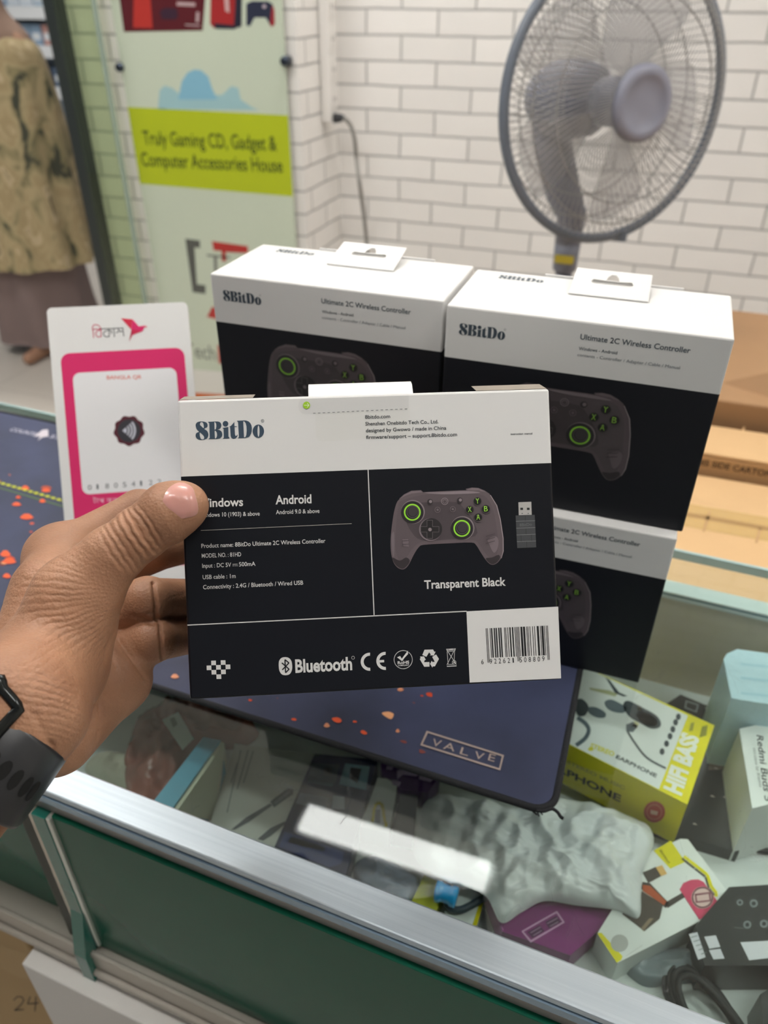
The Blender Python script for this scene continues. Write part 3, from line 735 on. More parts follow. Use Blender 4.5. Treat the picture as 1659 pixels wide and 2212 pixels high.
    q = MB(); a, b = U((662, 850))[0], U((906, 850))[0]
    prof = [(-.026, .0004), (-.0275, .0040), (-.031, .0085), (-.036, .0108)]
    for (d0, v0), (d1, v1) in zip(prof, prof[1:]):
        q.prism([HF.P(a, v0, d0), HF.P(b, v0, d0), HF.P(b, v1, d1), HF.P(a, v1, d1)], HF.n * .0008, CARD)
    q.build('hang_tab', t)
    # clear seal sticker folded over the top edge
    film = glass_mat('seal_film', '#fdfdfd', 1.3, .2, .35)
    SCp = cropf(640, 810, 5.925)
    q = MB(); ring = [HF.uv(p) for p in SCp((205, 300), (1437, 232), (1440, 425), (220, 492), (120, 503), (75, 495), (38, 455), (26, 400), (34, 345), (70, 310))]
    ring = [(u, min(v, -.0006)) for u, v in ring]
    q.prism([HF.P(u, v, .00014) for u, v in ring], HF.n * .00006, film)
    q.px(HF, mat('seal_green', '#9ecb2c', .4), SCp(*circ((132, 388), 46, 28)), h=.00024)
    for a, b in (((100, 388), (160, 388)), ((140, 362), (164, 389)), ((140, 414), (164, 387))): q.line(HF, SCp(a)[0], SCp(b)[0], 1.2, ink('#e9f2d8'), .0003)
    for i in range(20):
        x = 215 + i * 61.7; y = 492 - (x - 215) * .0485
        q.line(HF, SCp((x, y))[0], SCp((x + 32, y - 1.5))[0], 1.1, ink('#5c6163'), .0003)
    q.px(HF, glass_mat('seal_film2', '#fdfdfc', 1.3, .25, .25), [(681, 893), (885, 881), (887, 943), (700, 953.5), (688, 952), (683, 945)], h=.00013)
    q.build('seal_sticker', t)
    return t
held = make_held()

# ================================================================== desk mat on the glass
MX0, MX1, MY0, MY1 = -.675, .1200, -.1345, .1735
ring = rrect(MX0, MY0, MX1, MY1, .014, 8)
def mat_cloth():
    m = bpy.data.materials.new('mat_print'); m.use_nodes = True; nt = m.node_tree; b = nt.nodes['Principled BSDF']; L = nt.links.new
    g = nt.nodes.new('ShaderNodeNewGeometry'); n = nt.nodes.new('ShaderNodeTexNoise'); n.inputs['Scale'].default_value = 9; n.inputs['Detail'].default_value = 4; L(g.outputs['Position'], n.inputs[0])
    r = nt.nodes.new('ShaderNodeValToRGB'); L(n.outputs['Fac'], r.inputs[0])
    r.color_ramp.elements[0].position = .35; r.color_ramp.elements[0].color = (*lin('#232940'), 1); r.color_ramp.elements[1].position = .68; r.color_ramp.elements[1].color = (*lin('#373e5d'), 1)
    L(r.outputs[0], b.inputs['Base Color']); b.inputs['Roughness'].default_value = .62
    n2 = nt.nodes.new('ShaderNodeTexNoise'); n2.inputs['Scale'].default_value = 1500; L(g.outputs['Position'], n2.inputs[0])
    bp = nt.nodes.new('ShaderNodeBump'); bp.inputs['Strength'].default_value = .2; bp.inputs['Distance'].default_value = .0003; L(n2.outputs['Fac'], bp.inputs['Height']); L(bp.outputs['Normal'], b.inputs['Normal'])
    return m
dm = thing('desk_mat', (-.28, .02, -.004), 'long navy desk mat with orange sparks lying on the counter glass', 'desk mat')
TOPF = Frame((0, 0, -.0004), (1, 0, 0), (0, 1, 0))
q = MB(); q.prism([arr(x, y - .028 * x, -.0039) for x, y in ring], (0, 0, .0035), mat_cloth())
rg = random.Random(11)
for i in range(120):
    near = i > 96
    x = rg.uniform(-.16, .03) if near else -.16 - abs(rg.gauss(.16, .10)); y = rg.uniform(-.125, -.06) if near else rg.uniform(-.10, .10)
    if x < MX0 + .01: continue
    s = abs(rg.gauss(0, .0022)) + .0008; s *= .6 if near else 1
    c = rg.choice(['#e0562a', '#c8441f', '#f0733a', '#a8442c', '#e9a878', '#7a3a34'])
    q.pr(TOPF, [catmull([(x + s * rg.uniform(.7, 1.8) * math.cos(a), y + s * rg.uniform(.5, 1.0) * math.sin(a)) for a in np.linspace(0, 6.28, 7)[:-1]], 3)], ink(c, .7), .0001 + .000004 * i)
for p, w, h_ in (((58, 1117), 13, 6), ((70, 1183), 12, 8), ((12, 1197), 10, 7), ((20, 1213), 14, 6), ((100, 1060), 9, 4), ((40, 1075), 5, 3), ((55, 1055), 8, 5), ((36, 1090), 9, 4), ((92, 1083), 6, 4), ((15, 1245), 8, 5), ((706, 1568), 6, 5), ((859, 1580), 4, 4), ((378, 1462), 8, 5), ((865, 1490), 6, 5)):
    q.px(TOPF, ink('#e2592b' if p[0] < 130 else '#d08a66', .7), [(p[0] + w * math.cos(a) * (1 + .25 * math.sin(3 * a)), p[1] + h_ * math.sin(a)) for a in np.linspace(0, 6.28, 15)[:-1]], h=.0007)
for i in range(46):
    x = MX0 + .012 + i * .0074
    if x > -.25: break
    y = .0572 - (x + .4786) * .075
    q.pr(TOPF, [[(x, y + .0022), (x + .0052, y + .0018), (x + .0052, y - .0016), (x, y - .0012)]], ink('#b5b832', .7), .0008)
q.pr(TOPF, [[(MX0 + .012, .0655), (-.25, .033), (-.25, .0318), (MX0 + .012, .0643)]], ink('#5c7a3a', .7), .0006)
q.text(TOPF, 'COUNTER', (20, 931), (84, 945), 10, ink('#b9b6c6', .7), .01, .0008)
q.px(TOPF, ink('#c4bcc4', .7), [(74, 945), (92, 930), (104, 929), (105, 944), (92, 946), (82, 953), (88, 943)], h=.0009)
q.text(TOPF, 'STRIKE', (106, 946), (165, 960), 10, ink('#b9b6c6', .7), .01, .0008)
VC = cropf(820, 1420, 3.606); vm_ = ink('#a8978f', .7)
q.px(TOPF, vm_, VC((366, 578), (968, 768), (938, 886), (317, 690)), VC((376, 594), (952, 776), (930, 870), (334, 682)), h=.0008)
for ch, a, b in (('V', (402, 690), (470, 708)), ('A', (492, 716), (580, 740)), ('L', (622, 757), (685, 775)), ('V', (732, 788), (805, 808)), ('E', (842, 806), (892, 820))):
    q.text(TOPF, ch, *VC(a, b), 19, vm_, .0, .0008)
q.build('cloth', dm)
q = MB(); q.tube([arr(x, y - .028 * x, -.0014) for x, y in rrect(MX0, MY0, MX1, MY1, .014, 10)], .0024, mat('mat_stitching', '#15171b', .8, bump=.6, bscale=900), 8, closed=True)
q.build('stitched_edge', dm)
q = MB(); q.tube(spline3([atz(p, -.001) for p in ((1158, 1750), (1175, 1752), (1192, 1747), (1204, 1754), (1211, 1764), (1217, 1768))], 5), .0011, mat('mat_stitching'), 7)
for p0, p1 in (((1150, 1752), (1160, 1760)), ((1160, 1750), (1164, 1763)), ((1166, 1752), (1172, 1760))): q.tube([atz(p0, -.002), atz(p1, -.002)], .0005, mat('mat_stitching'), 5)
q.build('loose_thread', dm)

# ================================================================== payment sign standing on the mat
SB, sy_, sl_, SW, SH = arr(-.2927, -.0677, .0036), .487, .5807, .1143, .2383
se = arr(math.cos(sy_), math.sin(sy_), 0); sn = arr(-math.sin(sy_), math.cos(sy_), 0); su = math.cos(sl_) * arr(0, 0, 1) + math.sin(sl_) * sn
SF = Frame(SB, se, su)
sg = thing('payment_sign', SB + se * SW / 2, 'white and pink mobile payment sign leaning behind the hand', 'sign')
q = MB(); pl = mat('acrylic_white', '#e9e8e6', .25); q.prism([SF.P(*p) for p in rrect(0, 0, SW, SH, .004)], -SF.n * .006, pl)
PINK = ink('#dd2f6d', .3); WH = ink('#eeedee', .3)
S7 = cropf(60, 640, 4.1475)
def sq(px_, col, h): q.px(SF, col, px_, h=h)
tl, tr = SF.uv((130, 764)), SF.uv((397.6, 756))
q.pr(SF, [rrect(tl[0], .016, tr[0], tl[1], .0075)], PINK, .0001)
tl2, tr2, bl2 = SF.uv((156.4, 806)), SF.uv((380.7, 797)), SF.uv((177, 1069))
q.pr(SF, [rrect(tl2[0], bl2[1], tr2[0], tl2[1], .006)], WH, .00018)
q.text(SF, 'BANGLA QR', (231, 819.5), (306, 818), 8, ink('#d9604f', .3), .01, .00025)
for i, ch in enumerate('018054122'): q.text(SF, ch, *S7((540 + i * 78, 1735 - i * 6.2), (540 + i * 78 + (34 if ch != '1' else 18), 1734 - i * 6.2)), 11, ink('#6a6c70', .3), 0, .00025)
q.text(SF, 'টাপ করুন', (201, 1087), (262, 1085), 11, ink('#f2b9cd', .3), 0, .0002)
q.px(SF, ink('#5a2430', .3), S7(*[(908 + (134 + 7 * math.sin(9 * a)) * math.cos(a), 1205 + (132 + 7 * math.sin(9 * a)) * math.sin(a)) for a in np.linspace(0, 6.283, 64)[:-1]]), h=.00022)
q.px(SF, ink('#3a3a40', .3), S7(*circ((908, 1205), 104, 32)), h=.00026)
for ro, ri in ((40, 0), (66, 52), (94, 78), (122, 104)):
    A = [math.radians(-42 + 84 * i / 14) for i in range(15)]
    q.px(SF, ink('#c9cad6', .3), S7(*([(848 + ro * math.cos(t), 1203 + ro * math.sin(t)) for t in A] + [(848 + ri * math.cos(t), 1203 + ri * math.sin(t)) for t in reversed(A)])), h=.0003)
# wordmark and the folded-paper bird
B8 = cropf(180, 670, 10.37); pk, gy = ink('#c9345f', .3), ink('#55575c', .3)
def strokes(L, m, w):
    for P in L:
        P = B8(*P)
        for a, b in zip(P, P[1:]): q.line(SF, a, b, w, m, .0002)
strokes([[(205, 430), (395, 422)], [(215, 425), (232, 620)], [(205, 440), (208, 370), (235, 332), (290, 325), (345, 345), (380, 385), (393, 425)], [(393, 425), (402, 600)], [(395, 590), (330, 605), (290, 570), (278, 520), (300, 475), (388, 440)]], pk, 1.7)
strokes([[(395, 422), (895, 402)], [(575, 415), (580, 600)], [(575, 595), (520, 600), (470, 575), (445, 530), (470, 485), (570, 440)], [(580, 470), (625, 455), (640, 500), (615, 530)], [(685, 412), (697, 605)], [(885, 402), (908, 590)], [(735, 500), (770, 500), (800, 450), (780, 420)], [(800, 450), (830, 490), (860, 470), (885, 478)]], gy, 1.7)
for P, c in (([(845, 182), (1100, 205), (1075, 430), (1060, 420)], '#d8334f'), ([(1100, 205), (1245, 362), (1385, 345), (1330, 470), (1080, 430)], '#e0306f'), ([(1385, 345), (1440, 375), (1370, 395)], '#d8445f'), ([(1080, 430), (1330, 470), (1100, 560)], '#cf2c50'), ([(1080, 430), (1100, 560), (1025, 712)], '#b52a4a')):
    q.px(SF, ink(c, .3), B8(*P), h=.0002)
q.build('face_plate', sg)
q = MB(); lg = SB + su * .17 + se * SW / 2 - SF.n * .0062; gz = arr(lg[0] + sn[0] * .055, lg[1] + sn[1] * .055, .0004)
q.prism([lg - se * .02, lg + se * .02, gz + se * .02, gz - se * .02], sn * .003, pl); q.build('stand_leg', sg)

# ================================================================== banner on the pilaster
BF = Frame((0, 1.70, 0), (1, 0, 0), (0, 0, 1))
bn = thing('shop_banner', (-1.175, 1.70, -.85), 'pale green glass shop banner with a lime stripe fixed to the brick pillar', 'banner')
q = MB(); bl, br = -1.438, -.918
q.span((bl, 1.70, -.85), (br, 1.706, 1.3), mat('banner_green', '#c9d3bf', .12, spec=.5))
def bp(col, *r, h=.0003): q.px(BF, ink(col, .2), *r, h=h)
z0, z1 = BF.uv((450, 240))[1], BF.uv((450, 409))[1]
q.pr(BF, [[(bl, z0), (br, z0), (br, z1), (bl, z1)]], ink('#b4c221', .2), .0003)
BC8 = cropf(230, 0, 2.765)
q.text(BF, 'Truly Gaming CD, Gadget &', *BC8((225, 862), (1020, 900)), 24, ink('#3c4a1a', .2), .012, .0006)
q.text(BF, 'Computer Accessories House', *BC8((215, 990), (1055, 1030)), 24, ink('#3c4a1a', .2), .012, .0006)
bp('#9fc4c9', [(342, 226), (345, 195), (355, 185), (372, 190), (390, 205), (480, 205), (500, 186), (515, 190), (520, 215), (545, 232), (560, 238), (342, 236)])
bp('#86b9cf', [(385, 215), (393, 175), (405, 157), (420, 150), (435, 152), (450, 165), (458, 190), (470, 215)], h=.0005)
bp('#5a1c22', [(250, -60), (448, -60), (438, 66), (268, 69)]); bp('#b5352d', [(290, -40), (322, -40), (330, 61), (288, 60)], h=.0005); bp('#3a2434', [(345, 25), (355, 17), (382, 18), (385, 35), (380, 42), (350, 42)], h=.0005)
bp('#b9a0a2', [(400, 52), (432, 54), (432, 57), (400, 55)], h=.0005); bp('#b9a0a2', [(424, 26), (431, 26), (430, 48), (423, 48)], h=.0005); bp('#b9a0a2', [(382, 4), (422, 6), (422, 14), (382, 12)], h=.0005)
bp('#a32b2b', [(456, -60), (512, -60), (512, 60), (462, 61), (454, 52)]); bp('#2a2a38', [(512, -60), (524, -60), (522, 57), (512, 60), (505, 62)], h=.0005); bp('#2a2a38', [(462, 50), (508, 55), (508, 63), (466, 62)], h=.0006); bp('#c9a4a4', [(484, -10), (494, -10), (496, 28), (487, 24)], h=.0006)
bp('#2f3346', [(532, 8), (545, 2), (580, 3), (590, 10), (594, 52), (586, 58), (574, 38), (550, 38), (540, 57), (532, 55)]); bp('#9a2f35', [(588, 10), (593, 20), (594, 52), (588, 58), (583, 52)], h=.0005); bp('#c7b7bf', circ((571, 14), 4, 10), h=.0006)
bp('#5b5d58', BC8((470, 1425), (558, 1436), (560, 1482), (526, 1478), (541, 1698), (592, 1704), (592, 1756), (515, 1745)))
bp('#b3332f', BC8((630, 1440), (845, 1470), (845, 1512), (712, 1506), (716, 1560), (690, 1560), (688, 1500), (640, 1495)))
bp('#7d7f78', BC8((600, 1518), (740, 1532), (740, 1544), (600, 1530))); bp('#7d7f78', BC8((640, 1530), (660, 1532), (668, 1760), (650, 1760)))
bp('#b3332f', BC8((632, 1830), (600, 1893), (668, 1908), (680, 1850)))
bp('#dfded7', [(340, 792), (640, 815), (640, 1000), (340, 1000)]); q.text(BF, 'Tech', (402, 770), (468, 778), 28, ink('#85877f', .2), .01, .0006); bp('#b3332f', [(470, 745), (478, 746), (481, 786), (473, 785)], h=.0006)
bp('#c9652f', [(420, 848), (500, 853), (502, 870), (420, 868)], h=.0006)
q.build('glass_panel', bn)
for p in ((258, 145), (620, 132)):
    c = BF.P(*BF.uv(p)); c[0] += .004 if p[0] < 400 else -.004
    q = MB(); q.lathe(c + arr(0, -.014, 0), (0, 1, 0), [(0, .006), (.002, .011), (.012, .0125), (.033, .0125)], mat('chrome_standoff', '#3f4753', .2, metal=.8), 20); q.build('standoff', bn)

# ---- power strip on the pillar's side and the cable
px_ = -.888
A = [atx(p, px_) for p in ((693, 0), (703, 262))]
pz0, pz1 = A[1][2], 1.25; py = .5 * (A[0][1] + A[1][1])
ps = thing('power_strip', (px_, py, pz0), 'white upright power strip on the brick pillar beside the banner', 'power strip')
q = MB(); q.span((px_, py - .028, pz0), (px_ + .03, py + .028, pz1), mat('plastic_white', '#e6e3df', .4), bev=.005); q.build('body', ps)
for k in range(9):
    z = pz0 + .06 + k * .075
    q = MB(); q.span((px_ + .0302, py - .018, z - .022), (px_ + .033, py + .018, z + .022), mat('plastic_white'), bev=.001)
    for dy in (-.008, .008): q.span((px_ + .033, py + dy - .002, z - .006), (px_ + .0333, py + dy + .002, z + .006), ink('#777370'))
    q.build('socket', ps)
pg = thing('plug_cable', (px_ + .03, py, pz0 + .02), 'grey power cable with black plug hanging down the brick corner', 'cable')
q = MB(); P0 = arr(px_ + .031, py, atx((706, 253), px_)[2]); P1 = aty((742, 254), py - .02)
q.tube([P0, P0 + (P1 - P0) * .55, P1], [.014, .012, .007], mat('plug_black', '#2d2f33', .5), 12); q.build('plug', pg)
q = MB(); yc = py
q.tube(spline3([P1, aty((757, 270), yc), aty((766, 300), yc + .01), aty((770, 340), yc + .05), aty((776, 390), 1.88), aty((783, 440), 1.93), aty((790, 500), 1.96), aty((795, 560), 1.965), aty((800, 640), 1.965), aty((800, 700), 1.96)], 6), .0062, mat('cable_grey', '#8f8d88', .6), 8); q.build('cord', pg)

# ================================================================== pedestal fan
fc = arr(.005, 1.0309, .2746); az, el, FR = .7411, .0626, .215
fn = arr(math.cos(el) * math.sin(az), -math.cos(el) * math.cos(az), math.sin(el)); fa = unit(np.cross(fn, [0, 0, 1])); fb = np.cross(fa, fn)
GREY = mat('fan_grey', '#8b8c9b', .4); DGREY = mat('fan_dark_grey', '#7c7e8b', .42); WIRE = mat('fan_wire', '#9b9997', .4, metal=.2); RIM = mat('fan_rim', '#6f7682', .35)
back = fc - fn * .19; pole = arr(back[0] + .0, back[1], 0)
fan = thing('pedestal_fan', (pole[0], pole[1], FLOOR_Z), 'grey pedestal fan with round wire cage before the white brick wall', 'fan')
def FP(r, a, h): return fc + fa * r * math.cos(a) + fb * r * math.sin(a) + fn * h
q = MB()
q.tube([FP(FR, 2 * math.pi * k / 96, .0) for k in range(96)], .0085, RIM, 8, closed=True); q.build('cage_rim', fan)
def grille(name, hub_r, prof, n, tw, th):
    q = MB()
    for k in range(n):
        a = 2 * math.pi * k / n
        q.tube([FP(r, a + tw * (1 - r / FR), h) for r, h in prof], th, WIRE, 4, cap=False)
    for r, h in ((prof[2][0], prof[2][1]), (prof[3][0], prof[3][1])): q.tube([FP(r, 2 * math.pi * k / 72, h - .002) for k in range(72)], .0013, WIRE, 5, closed=True)
    return q.build(name, fan)
grille('front_grille', .05, [(.05, .062), (.10, .060), (.15, .051), (.185, .037), (.207, .018), (.214, .0)], 110, .55, .0008)
grille('rear_grille', .06, [(.06, -.062), (.10, -.064), (.15, -.058), (.185, -.045), (.208, -.022), (.214, .0)], 96, -.35, .0009)
q = MB(); q.lathe(fc + fn * .052, fn, [(0, .052), (.004, .056), (.014, .056), (.020, .050), (.021, .039), (.0185, .037), (.0195, .015), (.0195, .001)], GREY, 40); q.build('front_badge', fan)
q = MB(); BL = mat('fan_blade', '#b4b3b8', .3, alpha=.24)
q2 = MB(); q2.lathe(fc + fn * -.03, fn, [(0, .03), (.002, .038), (.03, .038), (.045, .022), (.047, .002)], DGREY, 28); q2.build('blade_hub', fan)
for k in range(5):
    q = MB(); a0 = 2 * math.pi * k / 5 + .35; V = []; nr, na = 9, 9
    for i in range(nr):
        r = .035 + (.188 - .035) * i / (nr - 1)
        for j in range(na):
            w = (-.28 + .95 * j / (na - 1)) * (1.0 - .12 * (i / (nr - 1))) * (1 if i < nr - 1 else .82)
            V.append(FP(r, a0 + w + .25 * i / nr, -.018 + .045 * (j / (na - 1) - .5) * (1 - .35 * i / nr)))
    F = [(i * na + j, i * na + j + 1, (i + 1) * na + j + 1, (i + 1) * na + j) for i in range(nr - 1) for j in range(na - 1)]
    V2 = [v - fn * .0016 for v in V]; n_ = len(V); F2 = [tuple(x + n_ for x in reversed(f)) for f in F]
    bd = [j for j in range(na)] + [i * na + na - 1 for i in range(1, nr)] + [(nr - 1) * na + j for j in range(na - 2, -1, -1)] + [i * na for i in range(nr - 2, 0, -1)]
    F3 = [(bd[i], bd[(i + 1) % len(bd)], bd[(i + 1) % len(bd)] + n_, bd[i] + n_) for i in range(len(bd))]
    q.add(V + V2, F + F2 + F3, BL, True); q.build('fan_blade', fan)
q = MB(); q.lathe(fc - fn * .215, fn, [(0, .030), (.006, .048), (.05, .062), (.10, .064), (.135, .058), (.15, .045)], DGREY, 32); q.build('motor_housing', fan)
# neck and pole under the motor
nk0 = back + arr(0, 0, -.03)
def at_pole(p): return aty(p, pole[1])
zt = at_pole((1225, 520))[2]; xp = at_pole((1219, 580))[0]
q = MB()
q.tube([nk0, arr(nk0[0] * .75 + xp * .25, pole[1], nk0[2] - .06), arr(nk0[0] * .35 + xp * .65, pole[1], nk0[2] - .13), arr(xp, pole[1], zt + .05), arr(xp, pole[1], zt - .005)], [.034, .036, .034, .029, .026], DGREY, 16); q.build('neck', fan)
q = MB(); q.lathe(arr(xp, pole[1], zt - .06), (0, 0, 1), [(0, .020), (.004, .024), (.06, .026)], DGREY, 20); cl = q.build('control_collar', fan)
q = MB(); fy = Frame(arr(xp, pole[1] - .0262, zt - .03), (1, 0, 0), (0, 0, 1)); q.prism([fy.P(*p) for p in rrect(-.019, -.008, .019, .008, .003)], fy.n * .002, mat('yellow_label', '#c9b43a', .4)); q.build('yellow_label', cl)
q = MB(); q.lathe(arr(xp, pole[1], FLOOR_Z + .04), (0, 0, 1), [(0, .017), (zt - .06 - FLOOR_Z - .04, .017)], DGREY, 18); q.build('pole', fan)
q = MB(); q.lathe(arr(xp, pole[1], FLOOR_Z), (0, 0, 1), [(0, .2), (.012, .2), (.022, .17), (.04, .04), (.05, .022)], DGREY, 40); q.build('base', fan)
q = MB(); c = FP(FR + .004, math.atan2((aty((1410, 480), fc[1] - .05) - fc) @ fb, (aty((1410, 480), fc[1] - .05) - fc) @ fa), 0); q.box(c, (.026, .018, .02), RIM, bev=.003); q.build('rim_clip', fan)
fan.location.x = xp
for ch in fan.children: ch.location.x -= (xp - pole[0])

# ================================================================== cardboard cartons behind the counter
def kraft(name, c='#c9a274'):
    return mat(name, c, .75, bump=.25, bscale=60, var=.07, vscale=14)
K1, K2, K3 = kraft('kraft_light', '#d0ab7d'), kraft('kraft_mid', '#bb9468'), kraft('kraft_brown', '#a17c58')
TAPE = mat('packing_tape', '#c2a067', .2)
def carton(a, b, m, label, art=None):
    t = thing('cardboard_carton', ((a[0] + b[0]) / 2, (a[1] + b[1]) / 2, a[2]), label, 'carton')
    q = MB(); q.span(a, b, m, bev=.003)
    if art: art(q)
    q.build('body', t); return t
yA0, yA1, zA = .215, .505, -.10
def artA(q):
    f = Frame((0, 0, zA), (1, 0, 0), (0, 1, 0))
    q.pr(f, [[(.12, .395), (.80, .40), (.80, .409), (.12, .404)]], ink('#a07d4e', .6), .0003)
    q.pr(f, [[(.12, .372), (.80, .377), (.80, .430), (.12, .425)]], TAPE, .0002)
    q.px(f, ink('#b08a5b', .6), [(1530, 1105), (1536, 1106), (1522, 1150), (1517, 1149)], h=.0003); q.px(f, ink('#b08a5b', .6), [(1640, 1140), (1646, 1141), (1628, 1200), (1622, 1200)], h=.0003)
tA = carton((.06, yA0, FLOOR_Z), (.80, yA1, zA), K1, 'light brown cardboard carton just behind the rear edge of the glass counter', artA)
q = MB(); q.span((.09, .216, zA), (.79, .36, zA + .004), K1, bev=.001); fl = q.build('lid_flap', tA)
zB = aty((1560, 990), yA1 + .01)[2]
yB1 = atz((1560, 928), zB)[1]
def artB(q):
    f = Frame((0, yA1 + .01, 0), (1, 0, 0), (0, 0, 1))
    q.text(f, 'THIS SIDE CARTON TAPE', (1490, 1000), (1720, 1040), 15, ink('#4c3c2c', .7), .02, .0004)
    f2 = Frame((0, 0, zB), (1, 0, 0), (0, 1, 0)); q.px(f2, ink('#b9966a', .6), [(1604, 922), (1610, 922), (1598, 985), (1592, 985)], h=.0004)
tB = carton((.10, yA1 + .01, FLOOR_Z), (.86, yB1, zB), K2, 'brown cardboard carton with dark printed lettering, second row behind the counter', artB)
q = MB(); q.span((.10, yA1 + .01, zB + .0002), (.86, min(yB1, yA1 + .12), zB + .004), K1, bev=.001); q.build('lid_flap', tB)
yC = yB1 + .02; zC = aty((1600, 900), yC)[2] + .02
tC = carton((.14, yC, FLOOR_Z), (.98, yC + .40, zC), K3, 'dark brown cardboard carton with a raised lid flap, rear row near the brick wall')
q = MB(); a, b, c, d = aty((1545, 905), yC + .01), aty((1720, 930), yC + .01), aty((1720, 790), yC + .06), aty((1562, 827), yC + .06)
a[2] = b[2] = zC; q.prism([a, b, c, d], (0, .004, 0), K3); q.build('lid_flap', tC)
# carton below the counter, left of the white cabinet
def artK(q):
    f = Frame((0, -.236, 0), (1, 0, 0), (0, 0, 1)); mk = ink('#3a3026', .7)
    for P in ([(30, 2160), (38, 2152), (48, 2153), (52, 2160), (46, 2170), (32, 2182), (52, 2180)], [(66, 2152), (60, 2168), (84, 2166)], [(78, 2152), (76, 2184)]):
        for u, v in zip(P, P[1:]): q.line(f, u, v, 2.2, mk, .0003)
    q.px(f, ink('#b08f58', .5), [(0, 2040), (60, 2060), (90, 2120), (40, 2110), (0, 2090)], h=.0002)
carton((-.66, -.236, FLOOR_Z), (-.2665, .14, -.216), kraft('kraft_under', '#b39567'), 'brown carton marked 24 under the counter, left of the white cabinet', artK)

# ================================================================== goods inside the display counter
SZ = SHELF_Z
def TZ(z): return Frame((0, 0, z), (1, 0, 0), (0, 1, 0))
def ppx(q, P, zt, zb, m): q.prism([atz(p, zt) for p in P], (0, 0, zb - zt), m)
def base_of(P, z, zb): c = np.mean([atz(p, z) for p in P], 0); c[2] = zb; return c
def good(name, P, zt, zb, m, label, cat, art=None, group=None):
    q = MB(); ppx(q, P, zt, zb, m)
    if art: art(q, TZ(zt))
    return tag(q.build(name, origin=base_of(P, zt, zb)), label, cat, group)
def pillow(name, P, z0, hgt, m, label, cat, seed=0, rough=1.0, nr=16, na=72, art=None):
    """crumpled soft packet with this outline lying at z0"""
    O = np.array([atz(p, z0 + hgt * .5)[:2] for p in P]); C = O.mean(0)
    R = np.array(catmull(O, max(1, na // len(P)))); n = len(R); V = []; F = []
    for i in range(nr + 1):
        r = i / nr
        for k in range(n):
            x, y = C + (R[k] - C) * r
            e = math.sqrt(max(0, 1 - r ** 4)); w = Vector((x * 42 + seed, y * 42, seed * .7)); w2 = Vector((x * 150, y * 60 + seed, 3.1)); w3 = Vector((x * 90 + y * 60, y * 200 - x * 60, seed + 5.0))
            rdg = 1 - abs(noise.noise(w)) * 2; h = hgt * e * (.62 + .30 * rough * (rdg - .4) + .16 * rough * noise.noise(w2) - .16 * rough * rough * abs(noise.noise(w3)))
            V.append((x, y, z0 + max(.0006, h)))
    for i in range(nr):
        F += [(i * n + k, (i + 1) * n + k, (i + 1) * n + (k + 1) % n, i * n + (k + 1) % n) for k in range(n)]
    q = MB(); q.add(V, F, m, True)
    q.add([(x, y, z0) for x, y in R], [tuple(range(n - 1, -1, -1))], m)
    if art: art(q)
    return tag(q.build(name, origin=(C[0], C[1], z0)), label, cat)

# earphone box
ez0, ez1 = -.0605, -.1075
eA, eB, eF = atz((1485, 1738), ez0), atz((1543.5, 1567), ez0), atz((1228, 1607), ez0)
ed = (eF - eA) * 1.45; P4 = [eA, eB, eB + ed, eA + ed]
ef = thing('earphone_box', np.mean(P4, 0) * [1, 1, 0] + [0, 0, ez1], 'yellow and white boxed earphone with HIFI BASS lettering inside the counter', 'box')
q = MB(); YEL, WHT = mat('pack_yellow', '#ecdf1c', .3), mat('pack_white', '#e6e9e6', .3)
q.prism(P4, (0, 0, ez1 - ez0), YEL)
ft = TZ(ez0); E3 = cropf(1160, 1430, 3.3246)
wd = (atz((1486, 1546), ez0) - eB); we = atz((1423, 1705), ez0)
q.pr(ft, [[tuple(p[:2]) for p in (atz((1486, 1546), ez0), we, eA + ed, eB + ed)]], WHT, .0001)
q.text(ft, 'HIFI BASS', *E3((1030, 962), (1160, 545)), 25, ink('#f4f4e8', .3), .05, .0003)
q.text(ft, 'EARPHONE', *E3((563, 690), (853, 832)), 11, ink('#555c5f', .3), .03, .0003)
q.text(ft, 'STEREO', *E3((378, 612), (550, 680)), 13, ink('#e3dc6a', .3), .04, .0003)
q.px(ft, ink('#d8cf3c', .3), E3(*circ((386, 628), 20, 16, 14)), h=.0004)
gm, gd, gc = ink('#5f6b73', .3), ink('#3c454b', .3), ink('#ddd9a8', .3)
for P, c in ((catmull([(485, 290), (530, 270), (600, 300), (640, 330), (625, 365), (560, 362), (505, 335)]), gm), (catmull([(620, 300), (660, 280), (760, 330), (850, 380), (888, 430), (880, 470), (820, 480), (740, 440), (670, 400), (630, 350)]), gd),
             (catmull([(720, 360), (800, 370), (860, 420), (850, 460), (780, 455), (730, 410)]), gm), ([(640, 450), (690, 430), (725, 460), (690, 505), (640, 500)], gm), ([(700, 425), (735, 440), (715, 478), (682, 460)], gc), ([(725, 320), (755, 330), (745, 355), (718, 342)], gc),
             (catmull([(270, 290), (320, 265), (370, 320), (345, 385), (290, 380)]), gd), (catmull([(365, 330), (420, 325), (490, 365), (485, 400), (430, 400), (375, 370)]), gm), ([(490, 110), (520, 130), (590, 220), (650, 245), (620, 250), (560, 225)], gd), ([(375, 185), (520, 205), (580, 230), (560, 250), (380, 200)], ink('#b3b48a', .3))):
    q.px(ft, c, E3(*P), h=.0002)
for P, w, c in (([(650, 500), (700, 580), (790, 690), (925, 765)], 4.2, gd), ([(290, 400), (345, 440), (372, 490), (345, 550), (280, 600)], 9, gm)):
    S = [tuple(p) for p in spline3([np.array(x, float) for x in P], 5)]
    for u, v in zip(S, S[1:]): q.line(ft, E3(u)[0], E3(v)[0], w, c, .0002)
